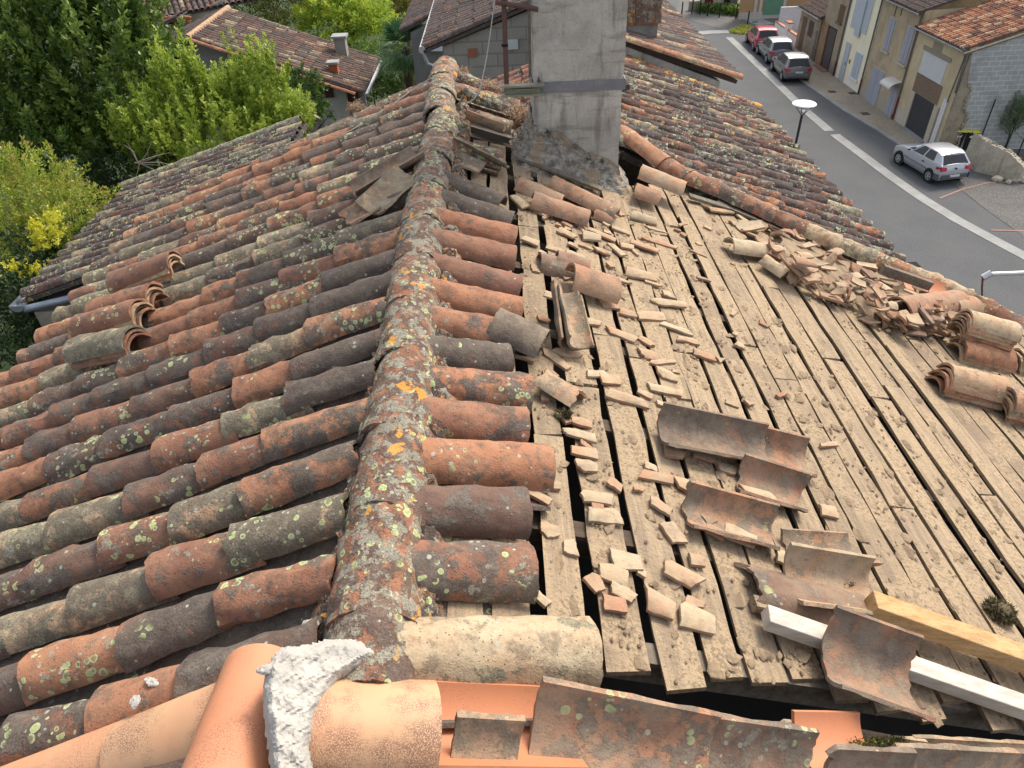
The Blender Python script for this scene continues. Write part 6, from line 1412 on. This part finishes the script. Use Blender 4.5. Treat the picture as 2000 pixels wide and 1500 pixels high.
# ---- rendered rubble wall, stones, posts, shrub
rw = empty('rubble_wall', (0, 0, 0), 'rough rendered retaining wall with a ragged top beside the silver car', 'wall'); rw.location = (0, 0, 0)
p = [PZ(1876, 320), PZ(1905, 336), PZ(1950, 347), PZ(1990, 360)]; V = []; Fq = []
top = [1.5, 1.45, 1.2, .7]; rsw = np.random.default_rng(5); pp_ = []
for i in range(3):
    for k in range(8): t = k/8; pp_.append((p[i]*(1-t)+p[i+1]*t, top[i]*(1-t)+top[i+1]*t))
m = 8
cen = sum(q for q, h in pp_)/len(pp_); V = []
for i, (q, h) in enumerate(pp_):
    d = pp_[min(i+1, len(pp_)-1)][0]-pp_[max(i-1, 0)][0]; d /= np.linalg.norm(d); nrm = np.array([-d[1], d[0], 0]); nrm *= np.sign(nrm[1])
    hh = h*(1+rsw.normal(0, .015))
    for j in range(m+1): V.append(q+nrm*(.10*j/m+rsw.normal(0, .006))+np.array([0, 0, hh*j/m-.05]))
    for j in range(m, -1, -1): V.append(q+nrm*(.42-.02*j/m)+np.array([0, 0, hh*j/m-.05]))
st = 2*(m+1)
for i in range(len(pp_)-1):
    for j in range(st): a = i*st+j; c2 = i*st+(j+1) % st; Fq.append((a, a+st, c2+st, c2))
Fq.append(tuple(range(st))); Fq.append(tuple(range((len(pp_)-1)*st, len(pp_)*st))[::-1])
g = G(); g.add(V, Fq); g.build('wall', mat_facade('lime_render', (.46, .42, .33), (.37, .33, .25), (.20, .17, .13), None, 1, 2.2), rw)
g = G()
for i in range(60):
    q, h = pp_[rng.integers(0, len(pp_))]; r = rng.uniform(.04, .1); g.add(cv*[r, r, r*.6]+[q[0]+rng.uniform(.05, .3), q[1]+rng.uniform(.1, .3), h-.03], cf)
g.build('ragged_top', STONEW, rw)
g = G(); q = PZ(1968, 335); box(g, (q[0], q[1], .4), (q[0]+.45, q[1]+.25, .62)); tag(g.build('red_brick', plain('loose_brick', (.42, .19, .11)), None), 'red brick lying on the low end of the rough wall', 'brick')
SP = [((1962, 340), .22, 'tall pale boulder nearest the rough wall'), ((1948, 350), .20, 'squat white stone at the foot of the rough wall'), ((1975, 338), .16, 'small rounded stone behind the tall boulder'), ((1985, 352), .17, 'grey stone between the boulders at the right edge'), ((1998, 350), .24, 'large whitish stone cut off by the right edge'), ((1970, 355), .14, 'small flat stone in front of the boulders'), ((1988, 333), .17, 'brownish stone highest in the pile at the right edge'), ((2000, 330), .18, 'stone half out of the picture at the right edge')]
for i, (px, r, lab) in enumerate(SP):
    v, f = icolump(r, .22, 2, 30+i); o = G().add(v*[1.2, 1, .8], f).build('stone', plain('limestone', (.48, .43, .34), (.36, .32, .25), 5, .9, .4, 30), None); o.location = PZ(*px, r*.5); tag(o, lab, 'stone', 'stones beside the rough wall')
FP = [((1903, 300), 'leftmost'), ((1950, 322), 'middle'), ((1975, 330), 'rightmost')]
for (px, w_), dz in zip(FP, (1.3, .95, .7)):
    q = PZ(*px, 0)+np.array([.25, .3, 0]); g = G(); tube(g, [q+[0, 0, dz-.6], q+[0, 0, dz+1.25]], .03, 8); o = g.build('fence_post', plain('dark_green_post', (.012, .03, .025)), None); tag(o, f'thin dark green fence post, {w_} of three above the rough wall', 'post', 'dark green posts')
c = PZ(1935, 302)+np.array([.9, .5, 0]); e = empty('rosemary_bush', (0, 0, 0), 'feathery grey green bush standing in front of the breeze block wall', 'shrub')
crown('crown', mat_leaf('rosemary_leaf', [(.07, .11, .05), (.14, .20, .10), (.22, .28, .16)], .2), e, [(c+[0, 0, 1.7], (.6, .5, .8)), (c+[.3, .1, 1.4], (.55, .4, .6)), (c+[-.2, 0, 1.1], (.4, .4, .5))], 420, 40, .10, .55, .12, upw=.85, inner=.3, seed=20, wid=.16); trunk(e, c, c+[0, 0, 1.8], .05)
c = PZ(2000, 325)+np.array([.6, .4, 0]); e = empty('ivy_bush', (0, 0, 0), 'small leafy bush at the right edge above the stones', 'shrub'); crown('crown', L_BRIGHT, e, [(c+[0, 0, 1.0], (.5, .4, .5))], 60, 25, .10, .3, .15, upw=.4, seed=21, hue=(0, .5)); trunk(e, c, c+[0, 0, .9], .04)
# drain covers
for px, lab in (((1625, 179), 'small drain cover near the cream house corner'), ((1665, 182+0), 'drain cover before the cream house'), ((1690, 222), 'drain cover before the tan house'), ((1795, 290), 'dark drain cover before the garage door'), ((1475, 43), 'dark manhole cover on the pale slab')):
    q = PZ(*px, .024); g = G(); box(g, (q[0]-.22, q[1]-.22, .02), (q[0]+.22, q[1]+.22, .032)); tag(g.build('drain_cover', plain('cast_iron', (.07, .06, .055)), None), lab, 'drain cover')
q = PZ(1790, 302, .02); g = G(); box(g, (q[0]-.1, q[1]-.5, .024), (q[0]+1.0, q[1]+.6, .034)); tag(g.build('brown_patch', plain('brown_paving', (.14, .09, .075)), None), 'dark red brown paving patch on the pavement corner', 'paving')
p_ = PZ(1444, 62, .1); v, f = icolump(.28, .15, 2, 9); o = G().add(v, f).build('white_sack', WHITE, None); o.location = PZ(1471, 64, .25); tag(o, 'rounded white sack or bush ball just ahead of the red car', 'sack')
# dark bins far
for px, lab in (((1418, 20), 'small dark bin in the far shrub bed, left one'), ((1430, 22), 'small grey bin in the far shrub bed, right one')):
    q = PZ(*px); g = G(); V = boxv((-.25, -.25, 0), (.25, .25, 1.0)); V[4:] *= [1.15, 1.15, 1]; g.add(V, BOXF); box(g, (-.3, -.32, 1.0), (.3, .3, 1.07)); o = g.build('bin', BLACKM if px[0] < 1425 else PIPE, None); o.location = q; tag(o, lab, 'bin')

# ================================================================ CARS
GLASS = plain('car_glass', (.02, .024, .028), (.018, .02, .024), 3, .14, spec=.35)
TYRE = plain('tyre', (.02, .02, .02), None, 5, .85); RIM = plain('rim', (.45, .46, .48), None, 5, .35, metal=.6)
TAIL = plain('tail_light', (.42, .02, .04), None, 5, .2); PLATE = plain('number_plate', (.6, .6, .58), None, 5, .5); TRIM = plain('grey_bumper', (.10, .105, .12), None, 4, .5); PBLK = plain('car_black', (.02, .02, .022), None, 4, .5)
def paint(name, c, metal=.35):
    m = plain(name, c, tuple(x*.96 for x in c), 3, .32, metal=metal, spec=.6); m.node_tree.nodes['Principled BSDF'].inputs['Coat Weight'].default_value = .6; return m
def car(name, label, rear_px, front_px, paintm, L=3.95, W=1.72, H=1.46, bumper=None, five=True, roofm=None, plate=None, badge=False):
    a = PZ(*rear_px); b = PZ(*front_px); d = (b-a)[:2]; rz = math.atan2(d[1], d[0]); e = empty(name, a, label, 'car', rz=rz)   # local +x forward, origin under the rear bumper
    w = W/2
    # lower body loft: stations x, zlow, zbelt, halfwidth
    S = [(0.0, .42, .62, .80), (.04, .30, .80, .92), (.12, .24, .95, .97), (.28, .22, .98, 1.0), (.9, .20, .97, 1.0), (1.6, .20, .95, 1.0), (2.3, .20, .93, 1.0), (2.75, .20, .92, .99), (3.1, .21, .88, .985), (3.5, .22, .80, .96), (3.78, .24, .70, .88), (3.92, .32, .58, .74), (3.95, .42, .52, .66)]
    k = L/3.95; V = []; Fq = []; prof = [(-.86, 0, 0), (-.97, .12, 0), (-1, .45, 0), (-.985, .8, 0), (-.93, 1.0, 0), (-.6, 1.03, 0), (0, 1.05, 0), (.6, 1.03, 0), (.93, 1.0, 0), (.985, .8, 0), (1, .45, 0), (.97, .12, 0), (.86, 0, 0)]
    m = len(prof)
    for (x, zl_, zb_, hw) in S:
        for (py_, pz_, _) in prof: V.append((x*k, py_*w*hw, zl_+(zb_-zl_)*pz_))
    for i in range(len(S)-1):
        for j in range(m): a_ = i*m+j; b_ = i*m+(j+1) % m; Fq.append((a_, a_+m, b_+m, b_))
    Fq.append(tuple(range(m))); Fq.append(tuple(range((len(S)-1)*m, len(S)*m))[::-1])
    g = G(); g.add(V, Fq)
    # cabin: belt ring -> roof ring
    bx = [(.10, .92), (.55, .95), (2.35, .94), (2.95, .84)]; tx = [(.48, .80), (.75, .82), (1.75, .82), (2.02, .74)]
    zb2 = [.93, .95, .93, .90]; zt_ = [H-.07, H, H-.01, H-.07]; V = []; Fq = []
    for (x, hw), z in zip(bx, zb2): V += [(x*k, -w*hw, z), (x*k, w*hw, z)]
    for (x, hw), z in zip(tx, zt_): V += [(x*k, -w*hw*.92, z), (x*k, w*hw*.92, z)]
    for i in range(3): Fq += [(2*i, 2*i+2, 8+2*i+2, 8+2*i), (2*i+3, 2*i+1, 8+2*i+1, 8+2*i+3)]
    Fq += [(1, 0, 8, 9), (6, 7, 15, 14)]
    cab = G(); cab.add(V, Fq); cabv = np.array(V)
    roof = G(); V2 = []; 
    for i in range(4):
        (x, hw), z = tx[i], zt_[i]
        for q in (-1, -.5, 0, .5, 1): V2.append((x*k, q*w*hw*.92, z+.035*(1-q*q)))
    F2 = [(i*5+j, i*5+j+1, (i+1)*5+j+1, (i+1)*5+j) for i in range(3) for j in range(4)]
    g.build('body', paintm, e, smooth=True); cab.build('cabin', paintm, e); roof.add(V2, [q[::-1] for q in F2]); roof.build('roof', roofm or paintm, e, smooth=True)
    def pane(name, q, ins, mat, off=.012):
        q = np.array(q); c = q.mean(0); n = np.cross(q[1]-q[0], q[3]-q[0]); n /= np.linalg.norm(n); ctr = np.array([1.4*k, 0, .9]); n = n if n @ (c-ctr) > 0 else -n
        q2 = c+(q-c)*np.array(ins)[:, None] if hasattr(ins, '__len__') else c+(q-c)*ins; g = G(); prism(g, q2+n*(off-.02), n*.02); return g.build(name, mat, e)
    P = cabv
    pane('rear_window', [P[0], P[1], P[9], P[8]], .86, GLASS); pane('windscreen', [P[6], P[7], P[15], P[14]], .88, GLASS)
    for s in (0, 1):
        A_, B_, C2_, D2_ = P[2+s], P[4+s], P[12+s], P[10+s]; mid_b = (A_*.48+B_*.52); mid_t = (D2_*.40+C2_*.60)
        pane('side_window', [mid_b, B_, C2_, mid_t], .86, GLASS); pane('side_window', [A_*.9+mid_b*.1, mid_b, mid_t, D2_], .84, GLASS)
        pane('side_window', [P[4+s], P[6+s]*.75+P[4+s]*.25, P[14+s]*.7+P[12+s]*.3, P[12+s]], .80, GLASS)
        if five: pane('side_window', [P[0+s]*.4+P[2+s]*.6, P[2+s], P[10+s], P[8+s]*.3+P[10+s]*.7], .75, GLASS)
    sg = lambda s: s
    for s in (-1, 1):
        g = G(); prism(g, [(.015*k, s*w*.93, .72), (-.0, s*w*.60, .74), (.04, s*w*.62, .88), (.085, s*w*.93, .90)] if s < 0 else [(.015*k, s*w*.93, .72), (.085, s*w*.93, .90), (.04, s*w*.62, .88), (-.0, s*w*.60, .74)], (-.035, 0, 0)); g.build('tail_light', TAIL, e)
        g = G(); prism(g, [(.0, s*w*.90, .72), (.30, s*w*1.0, .76), (.30, s*w*1.0, .86), (.06, s*w*.94, .90)], (0, s*.012, 0)); g.build('tail_light', TAIL, e)
        g = G(); c_ = (2.42*k, s*(w+.07), .98); g.add(cv*[.07, .09, .06]+np.array(c_), cf); g.build('mirror', PBLK, e, smooth=True)
        g = G(); box(g, (1.25*k, s*w*1.0-.01, .76), (1.42*k, s*w*1.0+.02, .80)); g.build('door_handle', PBLK, e)
        for xw in (.66*k, 3.12*k):
            g = G(); y_in = s*(w-.17); y_out = s*(w+.012); tube(g, [(xw, y_in, .30), (xw, y_out, .30)], .30, 24); t_ = g.build('wheel', TYRE, e, smooth=True)
            g = G(); tube(g, [(xw, y_out-s*.02, .30), (xw, y_out+s*.012, .30)], .185, 20); g.build('rim', RIM, t_)
            g = G(); 
            for q in range(5): aa = 2*pi*q/5; tube(g, [(xw+.11*cos(aa), y_out+s*.01, .30+.11*sin(aa)), (xw+.11*cos(aa), y_out+s*.016, .30+.11*sin(aa))], .038, 8)
            g.build('rim_hole', TYRE, t_)
            g = G(); tube(g, [(xw, s*(w-.2), .315), (xw, s*(w+.004), .315)], .355, 24); g.build('wheel_arch', PBLK, e)
    g = G(); box(g, (-.035, -w*.82, .34), (.08, w*.82, .55)); ob = g.build('bumper', bumper or paintm, e); mo = ob.modifiers.new('b', 'BEVEL'); mo.width = .04; mo.segments = 3
    if bumper:
        for s in (-1, 1): g = G(); box(g, (.0, s*w*.99-.02, .30), (.34*k, s*w*.99+.02, .56)); g.build('bumper_corner', bumper, e)
        g = G(); 
        for s in (-1, 1): box(g, (.98*k, s*w*1.0-.01, .52), (2.75*k, s*w*1.0+.018, .60))
        g.build('side_trim', plain('side_strip', (.22, .22, .24)), e)
    g = G(); box(g, (-.05, -.26, .42 if bumper else .62), (-.03, .26, .53 if bumper else .73)); pl_ = g.build('number_plate', PLATE, e)
    g = G(); box(g, (-.053, .225, .425 if bumper else .625), (-.051, .26, .525 if bumper else .725)); g.build('plate_band', plain('plate_blue', (.03, .08, .4)), pl_)
    if badge: g = G(); tube(g, [(-.02, 0, .80), (.02, 0, .80)], .045, 12); g.build('badge', PBLK, e)
    return e
car('parked_car', 'silver three door hatchback parked alone on the near right, grey bumper', (1856, 362), (1788, 322), paint('silver_paint', (.42, .43, .46)), L=3.68, W=1.60, H=1.38, bumper=TRIM, five=False, badge=True)
car('parked_car', 'grey brown hatchback, nearest of the three cars parked in line', (1556, 163), (1522, 128), paint('grey_brown_paint', (.14, .13, .13)), roofm=paint('light_roof', (.42, .42, .40)))  # pale reflection painted into the roof colour of a dark car
car('parked_car', 'dark grey hatchback, pale reflection painted on its roof, middle of the three cars in line', (1524, 128), (1488, 93), paint('dark_grey_paint', (.15, .16, .17)), roofm=paint('painted_roof_sheen_b', (.40, .41, .40)))  # roof lightened in colour to imitate its pale reflection
car('parked_car', 'red hatchback, farthest of the three cars in line', (1496, 103), (1470, 72), paint('red_paint', (.36, .03, .045), .15))
